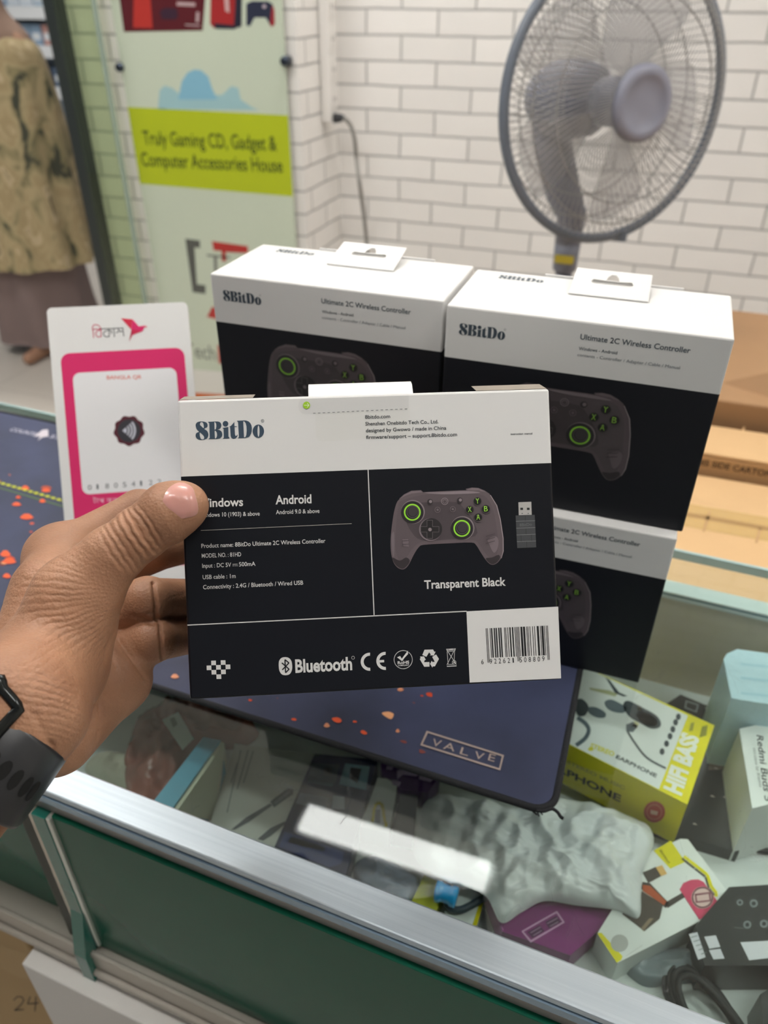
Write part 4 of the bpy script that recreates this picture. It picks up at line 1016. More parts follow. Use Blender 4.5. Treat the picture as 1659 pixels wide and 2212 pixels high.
for x, y in ((898, 645), (930, 588), (955, 535), (975, 485), (995, 435), (1015, 395)): q.px(ft, gd, E3(*circ((x, y), 18, 12, 24)), h=.0003)
q.px(ft, ink('#8f8f2f', .3), E3((1165, 545), (1185, 465), (1225, 455), (1215, 530)), h=.0003); q.px(ft, ink('#a5a03a', .3), E3((1090, 500), (1105, 440), (1130, 435), (1118, 495)), h=.0003)
fe = Frame(eA, unit(eA - eF), (0, 0, 1))
q.text(fe, 'EARPHONE', (1166, 1646), (1340, 1732), 21, ink('#33350f', .4), .03, .0003)
q.text(fe, 'STEREO MUSIC', (1225, 1648), (1350, 1706), 11, ink('#b9b24c', .4), .03, .0003)
q.px(fe, ink('#c24a3a', .4), circ((1414, 1753), 23, 26), h=.0004); q.px(fe, ink('#d98a70', .4), circ((1414, 1753), 17, 24), circ((1414, 1753), 15, 24), h=.0006); q.px(fe, ink('#e3b8a8', .4), [(1406, 1748), (1422, 1752), (1420, 1760), (1406, 1757)], h=.0006)
q.build('body', ef)

def art_bk(q, f):
    w = ink('#c9ced0', .35)
    q.px(f, ink('#8d979d', .35), [(1481, 1513), (1510, 1522), (1505, 1540), (1478, 1530)], [(1484, 1517), (1506, 1524), (1502, 1536), (1482, 1528)], h=.0003)
    for P in ([(1523, 1528), (1532, 1530), (1548, 1548), (1556, 1560), (1544, 1556), (1530, 1546)], [(1544, 1552), (1560, 1556), (1575, 1566), (1562, 1572), (1546, 1568)], [(1566, 1560), (1590, 1568), (1596, 1578), (1578, 1586), (1566, 1578)], [(1586, 1572), (1600, 1570), (1606, 1580), (1592, 1582)]): q.px(f, w, P, h=.0003)
    q.px(f, ink('#6b5c53', .35), [(1536, 1610), (1590, 1612), (1588, 1660), (1530, 1664)], h=.0002); q.px(f, ink('#43505c', .35), [(1548, 1578), (1600, 1598), (1598, 1618), (1540, 1606)], h=.0002)
    for p in ((1546, 1660), (1568, 1650), (1538, 1720), (1566, 1722), (1500, 1780), (1590, 1655)): q.px(f, ink('#b9b2ac', .3), [(p[0] - 5, p[1]), (p[0], p[1] - 2), (p[0] + 7, p[1] + 3), (p[0], p[1] + 2)], h=.0004)
good('accessory_packet', [(1470, 1500), (1612, 1560), (1640, 1600), (1596, 1842), (1452, 1800), (1300, 1740), (1320, 1600)], -.108, SZ, mat('pack_black_film', '#23282b', .18, bump=.5, bscale=55), 'black plastic-wrapped accessory packet under the yellow earphone box', 'packet', art_bk)
def art_rb(q, f):
    q.text(f, 'Redmi Buds 5', (1634, 1588), (1652, 1730), 11, ink('#474b4d', .35), .01, .0003, flip=1)
    q.text(f, 'Wireless by Xiaomi', (1625, 1615), (1640, 1700), 5, ink('#909494', .35), .0, .0003)
good('earbud_box', [(1597, 1574), (1733, 1546), (1768, 1712), (1625, 1746)], -.055, SZ, mat('pack_white', '#e6e9e6'), 'white earbud box with sideways lettering at the right end of the counter', 'box', art_rb)
good('tissue_pack', [(1563, 1424), (1570, 1412), (1592, 1402), (1680, 1414), (1745, 1428), (1755, 1532), (1640, 1518), (1580, 1508)], -.03, SZ, mat('pale_blue_film', '#bfdce8', .3, bump=.8, bscale=120), 'pale blue plastic-wrapped pack at the back right of the counter', 'packet',
     lambda q, f: [q.px(f, ink('#a9cfe0', .3), [(1600, y), (1740, y + 14), (1740, y + 19), (1600, y + 5)], h=.0002) for y in (1432, 1462, 1495)])
q = MB(); q.tube(spline3([atz(p, SZ + .003) for p in ((1570, 1790), (1600, 1815), (1630, 1835), (1680, 1838), (1740, 1825))], 6), .0022, mat('cable_black', '#202326', .5), 8)
tag(q.build('thin_cable', origin=atz((1630, 1835), SZ)), 'thin black cable lying behind the white earbud box', 'cable')

BAGM = mat('white_bag_film', '#e3e6e8', .35, bump=.9, bscale=75, spec=.6)
pillow('plastic_bag', [(905, 1745), (922, 1713), (960, 1700), (1040, 1712), (1120, 1730), (1215, 1710), (1310, 1728), (1400, 1762), (1419, 1800), (1396, 1858), (1392, 1905), (1386, 1962), (1335, 1945), (1250, 1935), (1180, 1926), (1130, 1950), (1085, 1972), (1048, 1912), (960, 1880), (898, 1830)], -.094, .024, BAGM, 'crumpled white plastic bag in the middle of the counter below the desk mat corner', 'bag', 7, .95, 44, 220)
def art_pu(q, f):
    q.px(f, ink('#6d1f60', .3), [(1250, 1945), (1345, 1968), (1300, 1985), (1258, 1968)], h=.0002)
    q.px(f, ink('#c79abf', .35), [(1126, 2012), (1203, 1968), (1220, 1993), (1146, 2037)], [(1131, 2013), (1202, 1973), (1215, 1992), (1147, 2031)], h=.0003)
    q.px(f, ink('#4a1f4a', .3), [(1139, 2014), (1166, 1999), (1176, 2012), (1150, 2027)], h=.0003); q.px(f, ink('#4a1f4a', .3), [(1178, 1992), (1202, 1979), (1211, 1992), (1186, 2006)], h=.0003)
    for a, b in (((1146, 2016), (1168, 2003)), ((1152, 2022), (1170, 2011)), ((1182, 1996), (1204, 1984)), ((1188, 2002), (1206, 1992))): q.line(f, a, b, 1.6, ink('#a98aa8', .3), .0005)
good('purple_box', [(1046, 1908), (1085, 1978), (1180, 1928), (1342, 1966), (1232, 2064), (1085, 2012)], -.1, SZ, mat('pack_purple', '#7d2a70', .3), 'purple cardboard box partly under the white plastic bag', 'box', art_pu)
def art_hd(q, f):
    d, y = ink('#4c4541', .3), ink('#e2d81e', .3)
    q.px(f, y, [(1412, 1838), (1449, 1816), (1480, 1862), (1448, 1877)], h=.0002); q.text(f, 'Baseus', (1424, 1838), (1444, 1866), 7, ink('#4f5018', .3), .0, .0004)
    q.px(f, y, [(1290, 2016), (1299, 2015), (1345, 2066), (1342, 2074), (1332, 2080)], h=.0002)
    S = [(1477, 1850), (1505, 1872), (1528, 1890), (1536, 1915), (1548, 1930), (1546, 1937)]
    for a, b in zip(S, S[1:]): q.line(f, a, b, 7, y, .0003)
    for a, b in zip(S[:5], S[1:5]): q.line(f, (a[0] - 4, a[1] + 5), (b[0] - 5, b[1] + 4), 4, d, .0002)
    q.px(f, d, [(1388, 1885), (1416, 1873), (1428, 1893), (1400, 1908)], h=.0002); q.px(f, ink('#e0b36a', .3), [(1416, 1874), (1430, 1869), (1441, 1888), (1428, 1893)], h=.0002)
    q.px(f, d, [(1388, 1905), (1404, 1908), (1446, 1952), (1438, 1962), (1384, 1920)], h=.0002); q.px(f, ink('#b1532e', .3), [(1388, 1912), (1404, 1914), (1440, 1948), (1434, 1956), (1388, 1925)], h=.0003)
    q.px(f, d, [(1436, 1950), (1475, 1928), (1480, 1938), (1442, 1962)], h=.0002); q.px(f, ink('#4a423c', .3), [(1386, 1925), (1432, 1955), (1425, 1985), (1392, 2012), (1344, 1975), (1350, 1966), (1378, 1975)], h=.00025); q.px(f, ink('#8a7a66', .3), [(1402, 1984), (1412, 1984), (1390, 2012), (1384, 2006)], h=.0004)
    q.px(f, ink('#d1476a', .3), [(1468, 1922), (1476, 1908), (1492, 1901), (1508, 1900), (1520, 1906), (1560, 1962), (1556, 1970), (1510, 1987)], h=.0004)
    q.px(f, ink('#d9b9b4', .3), circ((1517, 1940), 24, 26), h=.0006); q.px(f, ink('#6b3a44', .3), circ((1517, 1940), 23, 26), circ((1517, 1940), 20, 26), h=.0008); q.px(f, ink('#8c5560', .3), [(1500, 1932), (1534, 1928), (1536, 1948), (1502, 1952)], [(1504, 1936), (1530, 1932), (1532, 1945), (1506, 1948)], h=.0008)
    q.px(f, ink('#b9bab6', .3), circ((1338, 2038), 19, 22), h=.0003); q.line(f, (1352, 2066), (1388, 2042), .8, ink('#b9bab6', .3), .0003)
good('cable_box', [(1290, 2016), (1334, 2080), (1590, 1950), (1486, 1813), (1470, 1812), (1400, 1842)], -.0945, SZ, mat('pack_white', '#e6e9e6'), 'white and yellow adapter cable box with a round pink sticker', 'box', art_hd)
def art_el(q, f):
    w = ink('#cfcfd6', .35); g = ink('#6d7578', .35)
    for P in ([(1488, 2018), (1506, 2014), (1524, 2068), (1508, 2074)], [(1521, 2024), (1546, 2021), (1556, 2046), (1532, 2050)], [(1531, 2053), (1556, 2050), (1565, 2071), (1541, 2073)], [(1599, 2036), (1672, 2032), (1680, 2068), (1618, 2075)]): q.px(f, w, P, h=.0003)
    for k in range(5): q.line(f, (1492 + k * 5.5, 2026 + k * 9), (1506 + k * 5, 2022 + k * 9), 1.6, g, .0005)
    for c, r in (((1628, 1952), 9), ((1598, 1950), 7), ((1614, 1998), 9), ((1650, 1996), 9)): q.px(f, g, circ(c, r, 16), circ(c, r * .5, 16), h=.0003)
    q.line(f, (1585, 2004), (1606, 2006), 1.2, g, .0003)
good('router_box', [(1502, 2000), (1575, 1916), (1760, 1905), (1780, 2085), (1522, 2086)], -.088, SZ, mat('pack_dark', '#25292b', .3), 'black electronics box with pale stickers at the bottom right of the counter', 'box', art_el)
good('charger_box', [(1642, 2148), (1735, 2085), (1820, 2200), (1700, 2290), (1650, 2240)], -.09, SZ, mat('pack_dark', '#25292b'), 'small dark box beside the coiled black cable at the lower right', 'box')
pillow('clear_pouch', [(1352, 2078), (1400, 2050), (1460, 2040), (1500, 2045), (1516, 2062), (1518, 2104), (1450, 2116), (1395, 2118)], SZ, .016, mat('clear_grey_film', '#8f9aa0', .25, bump=.4, bscale=60, alpha=.75), 'clear grey plastic pouch between the cable box and the coiled black cable', 'pouch', 5, .8)
q = MB(); cm = mat('cable_braid', '#1d2022', .6, bump=.5, bscale=900)
for k, o in enumerate(((0, 0), (10, 10), (20, 16), (30, 30), (7, 26))):
    P = [(1560 + o[0], 2240), (1480 + o[0] * .5, 2205 - o[1] * .3), (1440 + o[0], 2150), (1438 + o[0], 2100 + o[1] * .6), (1452 + o[0], 2078 + o[1]), (1482 + o[0] * .6, 2080 + o[1]), (1528 + o[0] * .4, 2115 + o[1]), (1568 + o[0] * .5, 2165 + o[1]), (1600 + o[0], 2225 + o[1])]
    q.tube(spline3([atz(p, SZ + .006 + .0045 * (k % 4) + .002 * math.sin(i + k)) for i, p in enumerate(P)], 7), .0019, cm, 8)
tag(q.build('coiled_cable', origin=atz((1500, 2150), SZ)), 'coiled black braided cable at the lower right of the counter', 'cable')

# left half of the counter
def art_nv(q, f):
    P5 = cropf(440, 1560, 2.9625)
    for c, P in (('#7fa6b5', [(905, 265), (1062, 285), (1040, 435), (868, 400)]), ('#5d6b58', [(940, 290), (1010, 300), (985, 395), (930, 360)]), ('#46525c', [(690, 262), (872, 272), (840, 400), (665, 380)]), ('#8b6f5c', [(770, 290), (820, 295), (815, 350), (765, 345)]), ('#6d8a92', [(672, 352), (830, 385), (822, 412), (664, 385)]),
                 ('#6f7790', [(620, 455), (800, 485), (770, 560), (590, 520)]), ('#93a3b5', [(830, 470), (900, 480), (900, 560), (820, 555)]), ('#3b4674', [(520, 700), (900, 830), (880, 910), (800, 930), (480, 800)]), ('#5b679a', [(560, 730), (780, 800), (770, 830), (540, 770)]), ('#2c3350', [(600, 560), (640, 570), (560, 690), (540, 660)])):
        q.px(f, ink(c, .3), P5(*P), h=.0003)
good('printed_box', [(680, 1628), (816, 1641), (748, 1890), (584, 1850)], -.098, SZ, mat('pack_navy', '#2b3150', .3), 'navy printed box with small pictures, left of the mirrored light strip', 'box', art_nv)
def art_st(q, f):
    P5 = cropf(440, 1560, 2.9625); d = ink('#4b535a', .35)
    for a, b in (((238, 180), (150, 580)), ((285, 180), (215, 430)), ((318, 185), (255, 390)), ((215, 260), (175, 390))): q.line(f, P5(a)[0], P5(b)[0], 2.6, ink('#85888a', .35), .0003)
    q.px(f, d, P5((175, 690), (270, 612), (425, 520), (440, 535), (290, 640), (200, 690)), h=.0003); q.px(f, d, P5((425, 510), (540, 422), (575, 432), (572, 462), (450, 548)), h=.0003); q.px(f, ink('#6d757b', .35), P5((450, 512), (540, 445), (556, 452), (462, 530)), h=.0005)
    q.px(f, d, P5((345, 750), (425, 680), (520, 635), (520, 655), (430, 730), (380, 760)), h=.0003)
    q.px(f, ink('#c3c5bd', .35), P5((390, 165), (705, 205), (650, 330), (395, 275)), h=.0002)
good('stylus_box', [(508, 1607), (678, 1628), (598, 1850), (450, 1790)], -.1, SZ, mat('pack_offwhite', '#c9cbc4', .4), 'off-white box with a printed stylus, next to the navy box', 'box', art_st)
P6 = cropf(150, 1460, 3.318)
q = MB(); sp = P6((1082, 462), (960, 438), (600, 900), (730, 960))
ppx(q, sp, -.06, SZ, mat('pack_teal', '#4d93ad', .35))
b_ = tag(q.build('slim_box', origin=base_of(sp, -.06, SZ)), 'slim teal box standing on edge between brown packet and stylus box', 'box')
fc_ = P6((1090, 470), (1112, 600), (1010, 1020), (740, 965)); q = MB(); A_ = [atz(p, z) for p, z in zip(fc_, (-.062, -.11, -.11, -.062))]
q.prism(A_, (.003, -.001, 0), mat('pack_cream', '#b7bca6', .4)); q.build('side_panel', b_)
def art_bg(q):
    f = TZ(-.079); q.px(f, ink('#b9c7be', .4), [(352, 1562), (386, 1545), (420, 1603), (396, 1627)], h=.004); q.px(f, ink('#7d8b7c', .4), [(368, 1560), (378, 1556), (386, 1572), (376, 1580)], h=.0043)
pillow('brown_packet', [(262, 1600), (285, 1550), (330, 1505), (400, 1480), (480, 1500), (555, 1545), (520, 1580), (440, 1590), (400, 1650), (360, 1710), (300, 1735), (262, 1680)], SZ, .042, mat('brown_film', '#8a5044', .25, bump=.5, bscale=50, var=.35, vscale=25), 'brown plastic packet with a pale tag inside the counter beside the hand', 'packet', 9, 1.0, 18, 84, art_bg)
pillow('cream_packet', [(178, 1640), (215, 1615), (270, 1620), (320, 1660), (310, 1705), (250, 1690), (200, 1668)], SZ, .022, mat('cream_film', '#b9b6a4', .4, bump=.3), 'small cream packet by the aluminium edge under the hand', 'packet', 2, .8)
def art_yc(q, f):
    P5 = cropf(440, 1560, 2.9625); S = [(1080, 640), (1090, 560), (1105, 522), (1135, 522), (1150, 560), (1155, 620), (1170, 670)]
    for a, b in zip(S, S[1:]): q.line(f, P5(a)[0], P5(b)[0], 7, ink('#d3c61f', .3), .0004)
    q.px(f, ink('#8f9296', .3), P5((1100, 560), (1130, 560), (1130, 650), (1095, 640)), h=.0003)
good('slim_white_box', [(816, 1680), (860, 1684), (840, 1800), (778, 1785)], -.1, SZ, mat('pack_white', '#e6e9e6'), 'slim white box with a yellow cable picture beside the navy box', 'box', art_yc)
def art_pp(q, f):
    for P in ([(836, 1655), (850, 1658), (846, 1664), (834, 1662)], [(858, 1664), (880, 1662), (905, 1672), (900, 1678), (870, 1674), (858, 1684)], [(905, 1676), (935, 1684), (930, 1690), (905, 1684)], [(846, 1685), (866, 1690), (862, 1700), (848, 1696)]): q.px(f, ink('#b9a3c4', .35), P, h=.0003)
good('purple_packet', [(822, 1640), (950, 1676), (925, 1712), (868, 1706), (824, 1672)], -.1, SZ, mat('pack_violet', '#4f2a66', .35), 'dark purple packet peeking out below the desk mat edge', 'packet', art_pp)
good('grey_box', [(866, 1708), (903, 1712), (893, 1812), (845, 1800)], -.105, SZ, mat('pack_grey', '#5b6064', .4), 'small grey box between slim white box and white bag', 'box')
good('yellow_packet', [(884, 1958), (916, 1890), (968, 1912), (935, 1985)], -.108, SZ, mat('pack_yellow_green', '#b8b83a', .4), 'yellow packet under the blue cable clip near the aluminium edge', 'packet')
good('white_yellow_box', [(962, 1962), (1012, 1905), (1046, 1945), (1040, 1965), (1024, 2002), (960, 1995)], -.108, SZ, mat('pack_white', '#e6e9e6'), 'white box with yellow edge left of the purple box', 'box', lambda q, f: q.px(f, ink('#d3c61f', .3), [(1036, 1950), (1046, 1946), (1030, 2000), (1020, 2000)], h=.0003))
pillow('grey_pouch', [(762, 1860), (800, 1838), (870, 1860), (905, 1890), (890, 1945), (840, 1935), (780, 1905)], SZ, .02, mat('clear_blue_film', '#8791a3', .3, bump=.4, bscale=60), 'grey-blue plastic pouch below the mirrored light strip', 'pouch', 12, 1.0)
cc = thing('cable_clip', atz((966, 1932), -.108), 'blue cable clip with a short dark lead near the aluminium edge', 'cable clip')
bl_ = mat('clip_blue', '#2a9fe0', .15, coat=.5, sss=.0)
q = MB(); za = -.098
q.tube(spline3([atz((940, 1924), za), atz((955, 1928), za), atz((972, 1934), za), atz((988, 1940), za)], 5), [.0058] + [.0072] * 4 + [.0062] * 6 + [.0072] * 4 + [.0055], bl_, 14); q.build('clip', cc)
q = MB(); q.tube([atz((962, 1912), za), atz((966, 1900), za)], .0035, mat('cable_black', '#202326'), 12); q.build('cap', cc)
q = MB(); q.tube(spline3([atz(p, -.104) for p in ((960, 1928), (963, 1950), (975, 1963), (995, 1965), (1018, 1955), (1048, 1938))], 6), .0024, mat('cable_slate', '#39444d', .5), 8); q.build('lead', cc)

# ================================================================== far side: display rack and the person walking past
rk = thing('display_rack', (aty((70, 100), 4.4)[0], 4.4, FLOOR_Z), 'bright shop display rack far behind the person', 'rack')
rx0, rx1 = aty((-120, 60), 4.4)[0], aty((190, 60), 4.4)[0]
q = MB(); q.span((rx0, 4.7, FLOOR_Z), (rx1, 4.74, 1.5), mat('rack_back', '#aebdca', .6)); q.build('back_panel', rk)
for y in (-60, 28, 112, 200, 290):
    z = aty((100, y), 4.4)[2]; q = MB(); q.span((rx0, 4.38, z - .035), (rx1, 4.7, z + .035), mat('rack_shelf', '#f4f8fb', .4)); q.build('shelf', rk)
rg = random.Random(5)
for y in (28, 112, 200):
    z = aty((100, y), 4.4)[2] + .036; x = rx0 + .02; n_ = 0
    while x < rx1 - .1 and n_ < 12:
        w = rg.uniform(.06, .11); h_ = rg.uniform(.10, .22); c = rg.choice(['#8fa9c2', '#d6dfe8', '#5b6e86', '#c79a92', '#b9c9d6', '#3f4a5c'])
        q = MB(); q.span((x, 4.42, z + .001), (x + w - .008, 4.55, z + min(h_, .115)), ink(c, .5)); q.span((x + .01, 4.4185, z + .03), (x + w - .018, 4.42, z + .07), ink('#e6ebef', .5))
        tag(q.build('boxed_product', origin=(x + w / 2, 4.48, z)), 'small boxed product on a shelf of the far display rack', 'box', 'boxed products on the far display rack'); x += w + .004; n_ += 1

pc = atz((118, 738), FLOOR_Z); pc[2] = FLOOR_Z
pn = thing('person', pc, 'person in a camouflage-patterned robe and brown headscarf walking outside the shop', 'person')
SKINF = mat('skin_far', '#a87f66', .6)
def body_f(P):
    x = P - np.array([pc[0], pc[1], FLOOR_Z], np.float32)
    t = sminp(cone(x, (0, 0, .84), (0, 0, 1.08), .125, .115), cone(x, (0, 0, 1.08), (0, .0, 1.22), .115, .10), .08)
    t = sminp(t, cone(x, (-.13, 0, 1.22), (.13, 0, 1.22), .055, .055), .07)
    t = sminp(t, cone(x, (0, 0, 1.24), (0, -.01, 1.34), .05, .046), .05)
    hd = cone(x, (0, -.01, 1.45), (0, -.03, 1.40), .088, .062); hd = sminp(hd, cone(x, (0, -.10, 1.425), (0, -.112, 1.405), .010, .014), .02)
    for s in (-1, 1): hd = np.minimum(hd, cone(x, (s * .084, 0, 1.44), (s * .086, .005, 1.415), .014, .010))
    for s in (-1, 1): hd = np.maximum(hd, -cone(x, (s * .032, -.103, 1.447), (s * .034, -.105, 1.447), .011, .011))
    hd = np.maximum(hd, -cone(x, (-.018, -.104, 1.372), (.018, -.104, 1.372), .004, .004))
    t = sminp(t, hd, .03)
    for s, fy in ((-1, .10), (1, -.12)):
        l = sminp(cone(x, (s * .085, 0, .82), (s * .08, fy * .5 - .03, .46), .085, .058), cone(x, (s * .08, fy * .5 - .03, .46), (s * .075, fy, .08), .056, .036), .03)
        l = sminp(l, cone(x, (s * .075, fy + .02, .035), (s * .08, fy - .14, .028), .034, .026), .03)
        t = sminp(t, l, .05)
        a = sminp(cone(x, (s * .17, 0, 1.20), (s * .19, .02, .95), .046, .038), cone(x, (s * .19, .02, .95), (s * .165, -.07, .74), .036, .026), .03)
        hb = np.array([s * .163, -.082, .715]); a = sminp(a, cone(x, hb, hb + [0, -.02, -.06], .026, .028), .02)
        for k in range(4):
            b0 = hb + [s * -.004, -.045 + .019 * k, -.075]; ln = (.032, .038, .036, .028)[k]
            a = sminp(a, np.minimum(cone(x, b0, b0 + [-s * .006, -.002, -ln], .009, .008), cone(x, b0 + [-s * .006, -.002, -ln], b0 + [-s * .016, -.002, -ln * 1.8], .008, .0065)), .006)
        a = sminp(a, cone(x, hb + [-s * .01, -.02, -.015], hb + [-s * .022, -.06, -.05], .011, .009), .008)
        t = sminp(t, a, .03)
    return t
V, Q = nets(body_f, pc + [-.32, -.32, -.01], pc + [.32, .32, 1.58], .0085)
mesh_from('body', smooth_mesh(V.astype(float), Q, 1), Q, SKINF, pn, pc)
def camo():
    m = bpy.data.materials.new('camouflage_cloth'); m.use_nodes = True; nt = m.node_tree; b = nt.nodes['Principled BSDF']; L = nt.links.new
    tc = nt.nodes.new('ShaderNodeTexCoord'); mp = nt.nodes.new('ShaderNodeMapping'); mp.inputs['Scale'].default_value = (1.6, 1.6, .75); L(tc.outputs['Object'], mp.inputs[0])
    n = nt.nodes.new('ShaderNodeTexNoise'); n.inputs['Scale'].default_value = 7.5; n.inputs['Detail'].default_value = 3; n.inputs['Distortion'].default_value = .8; L(mp.outputs[0], n.inputs[0])
    r = nt.nodes.new('ShaderNodeValToRGB'); r.color_ramp.interpolation = 'EASE'; L(n.outputs['Fac'], r.inputs[0]); e = r.color_ramp.elements
    e[0].position = .37; e[0].color = (*lin('#45473a'), 1); e[1].position = .43; e[1].color = (*lin('#958a66'), 1)
    for p, c in ((.50, '#b5a37d'), (.57, '#a99670'), (.63, '#c6b38f'), (.70, '#7c6f52')): x = e.new(p); x.color = (*lin(c), 1)
    L(r.outputs[0], b.inputs['Base Color']); b.inputs['Roughness'].default_value = .85
    return m
def cloth(name, prof, m, amp, nf, seed, off=(0, 0)):
    """garment: rings (z, rx, ry) round the body, folded, with an inner face"""
    q = MB(); n = 96; V = []
    for s_ in (0, 1):
        for z, rx, ry in prof:
            for k in range(n):
                a = 2 * math.pi * k / n; w = (prof[0][0] - z) / (prof[0][0] - prof[-1][0])
                f = 1 + amp * w * (math.sin(nf * a + seed + 2 * noise.noise(Vector((math.cos(a), math.sin(a), z * 2 + seed)))) + .5 * noise.noise(Vector((3 * math.cos(a), 3 * math.sin(a), z * 4)))) - .02 * s_
                V.append((pc[0] + off[0] * w + rx * f * math.cos(a), pc[1] + off[1] * w + ry * f * math.sin(a), FLOOR_Z + z))
    R = len(prof); F = [(i * n + k, i * n + (k + 1) % n, (i + 1) * n + (k + 1) % n, (i + 1) * n + k) for i in range(R - 1) for k in range(n)]
    F2 = [tuple(R * n + x for x in reversed(f)) for f in F]; F3 = [((R - 1) * n + k, (R - 1) * n + (k + 1) % n, (2 * R - 1) * n + (k + 1) % n, (2 * R - 1) * n + k) for k in range(n)]
    F4 = [((k + 1) % n, k, R * n + k, R * n + (k + 1) % n) for k in range(n)]
    q.add(V, [tuple(reversed(f)) for f in F] + [tuple(reversed(f)) for f in F2] + F3 + F4, m, True); return q.build(name, pn)
def pr_(L, k=6):
    L = [np.array(p) for p in L]; return [tuple(p) for p in spline3(L, k)]
cloth('robe', pr_([(1.30, .065, .065), (1.26, .13, .10), (1.20, .235, .15), (1.05, .265, .18), (.85, .275, .21), (.65, .28, .23), (.47, .285, .25), (.40, .29, .25)]), camo(), .07, 11, 1.3)
cloth('skirt', pr_([(.95, .17, .14), (.6, .20, .18), (.3, .205, .20), (.06, .22, .22)]), mat('mauve_cloth', '#85736f', .9), .08, 7, 2.2)
cloth('headscarf', pr_([(1.565, .01, .01), (1.56, .05, .055), (1.53, .088, .098), (1.46, .108, .118), (1.38, .10, .115), (1.31, .12, .13), (1.24, .19, .16), (1.17, .215, .17)]), mat('brown_scarf', '#927868', .9), .05, 6, .4)

# ================================================================== the hand holding the carton (camera-space skeleton, metres)
def hp(px, py, d): return np.array([(px - CX) * d / FPX, (py - CY) * d / FPX, d])
J = dict(
    t_tip=hp(380, 1099, .3240), t_ip=hp(300, 1155, .3225), t_mid=hp(238, 1204, .3235), t_mcp=hp(165, 1290, .325), t_cmc=hp(92, 1455, .322),
    i_mcp=hp(120, 1205, .385), i_pip=hp(300, 1103, .412), i_dip=hp(440, 1090, .437), i_tip=hp(560, 1095, .441),
    m_mcp=hp(160, 1270, .392), m_pip=hp(318, 1193, .408), m_dip=hp(450, 1165, .437), m_tip=hp(575, 1165, .441),
    r_mcp=hp(195, 1340, .388), r_pip=hp(318, 1296, .378), r_dip=hp(448, 1290, .436), r_tip=hp(560, 1290, .441),
    p_mcp=hp(225, 1425, .384), p_pip=hp(330, 1383, .376), p_dip=hp(435, 1370, .436), p_tip=hp(530, 1368, .4405),
    wr=hp(2, 1575, .309), hy0=hp(252, 1468, .372), hy1=hp(118, 1585, .345))
ARM = unit(np.array([-.62, .72, -.40])); WC = hp(-32, 1607, .286); J['wr'] = WC - ARM * .018; J['pb'] = hp(70, 1490, .332)
W1 = J['wr'] + ARM * .03; W2 = W1 + ARM * .14
AE1 = unit(np.array([.75, .66, 0]) - ARM * (np.array([.75, .66, 0]) @ ARM)); AE2 = np.cross(ARM, AE1); AE2 = -AE2 if AE2[2] > 0 else AE2
def seg(P, a, b, ra, rb): return cone(P, J[a] if isinstance(a, str) else a, J[b] if isinstance(b, str) else b, ra, rb)
def finger(P, f, r):
    d = sminp(seg(P, f + '_mcp', f + '_pip', r[0], r[1]), seg(P, f + '_pip', f + '_dip', r[1] * 1.0, r[2]), .0035)
    return sminp(d, seg(P, f + '_dip', f + '_tip', r[2], r[3]), .003)
def hand_f(P):
    P = np.asarray(P, np.float32)
    th = sminp(seg(P, 't_tip', 't_ip', .0118, .0112), seg(P, 't_ip', 't_mid', .0115, .0116), .003)
    th = sminp(th, cone(P, hp(405, 1090, .3235), hp(366, 1106, .3232), .0085, .0125), .004)
    th = sminp(th, seg(P, 't_mid', 't_mcp', .0118, .0165), .006)
    th = sminp(th, seg(P, 't_mcp', 't_cmc', .0165, .0225), .010)
    th = sminp(th, cone(P, hp(158, 1360, .334), hp(140, 1425, .334), .0175, .019), .008)
    pm = seg(P, 'pb', 'i_mcp', .0145, .0125)
    for f, r in (('m', .0135), ('r', .0130), ('p', .0125)): pm = sminp(pm, seg(P, 'pb', f + '_mcp', .0145, r), .008)
    pm = sminp(pm, seg(P, 'i_mcp', 'm_mcp', .0135, .013), .01); pm = sminp(pm, seg(P, 'r_mcp', 'p_mcp', .0125, .0125), .008)
    hy = sminp(seg(P, 'hy0', 'hy1', .0150, .019), seg(P, 'p_mcp', 'hy0', .0130, .0150), .008)
    pm = sminp(pm, hy, .012)
    pm = sminp(pm, cone(P, hp(112, 1268, .356), hp(155, 1190, .385), .0140, .0115), .014)      # web of the thumb
    pm = sminp(pm, cone(P, hp(62, 1395, .342), hp(104, 1280, .356), .0150, .0135), .012)
    th = sminp(th, cone(P, J['t_cmc'], J['wr'], .0195, .0150), .012)
    pm = sminp(pm, th, .008)
    fl = np.minimum(finger(P, 'i', (.0130, .0108, .0098, .0085)), finger(P, 'm', (.0130, .0112, .0102, .0088)))
    fr = sminp(finger(P, 'r', (.0122, .0110, .0100, .0085)), finger(P, 'p', (.0118, .0106, .0094, .0078)), .0008)
    fl = sminp(fl, fr, .001)
    w = None
    for o in (-.0078, .0078):
        c = cone(P, J['wr'] + AE1 * o, W2 + AE1 * o * 1.9, .0168, .0240)
        w = c if w is None else sminp(w, c, .012)
    pm = sminp(pm, w, .020)
    return sminp(pm, fl, .0045)
lo = np.array([-.340, -.030, .180]); hi = np.array([-.055, .255, .458])
V, Q = nets(hand_f, lo, hi, .0005, 16)
V = smooth_mesh(V.astype(float), Q, 3, .5)
N = vnormals(V, Q); px_v = CX + FPX * V[:, 0] / V[:, 2]; py_v = CY + FPX * V[:, 1] / V[:, 2]
D = np.zeros(len(V)); facing = np.clip(-N[:, 2] * 1.6 + .1, 0, 1)
front = V[:, 2] < .348
ga = lambda x, s: np.exp(-.5 * (x / s) ** 2)
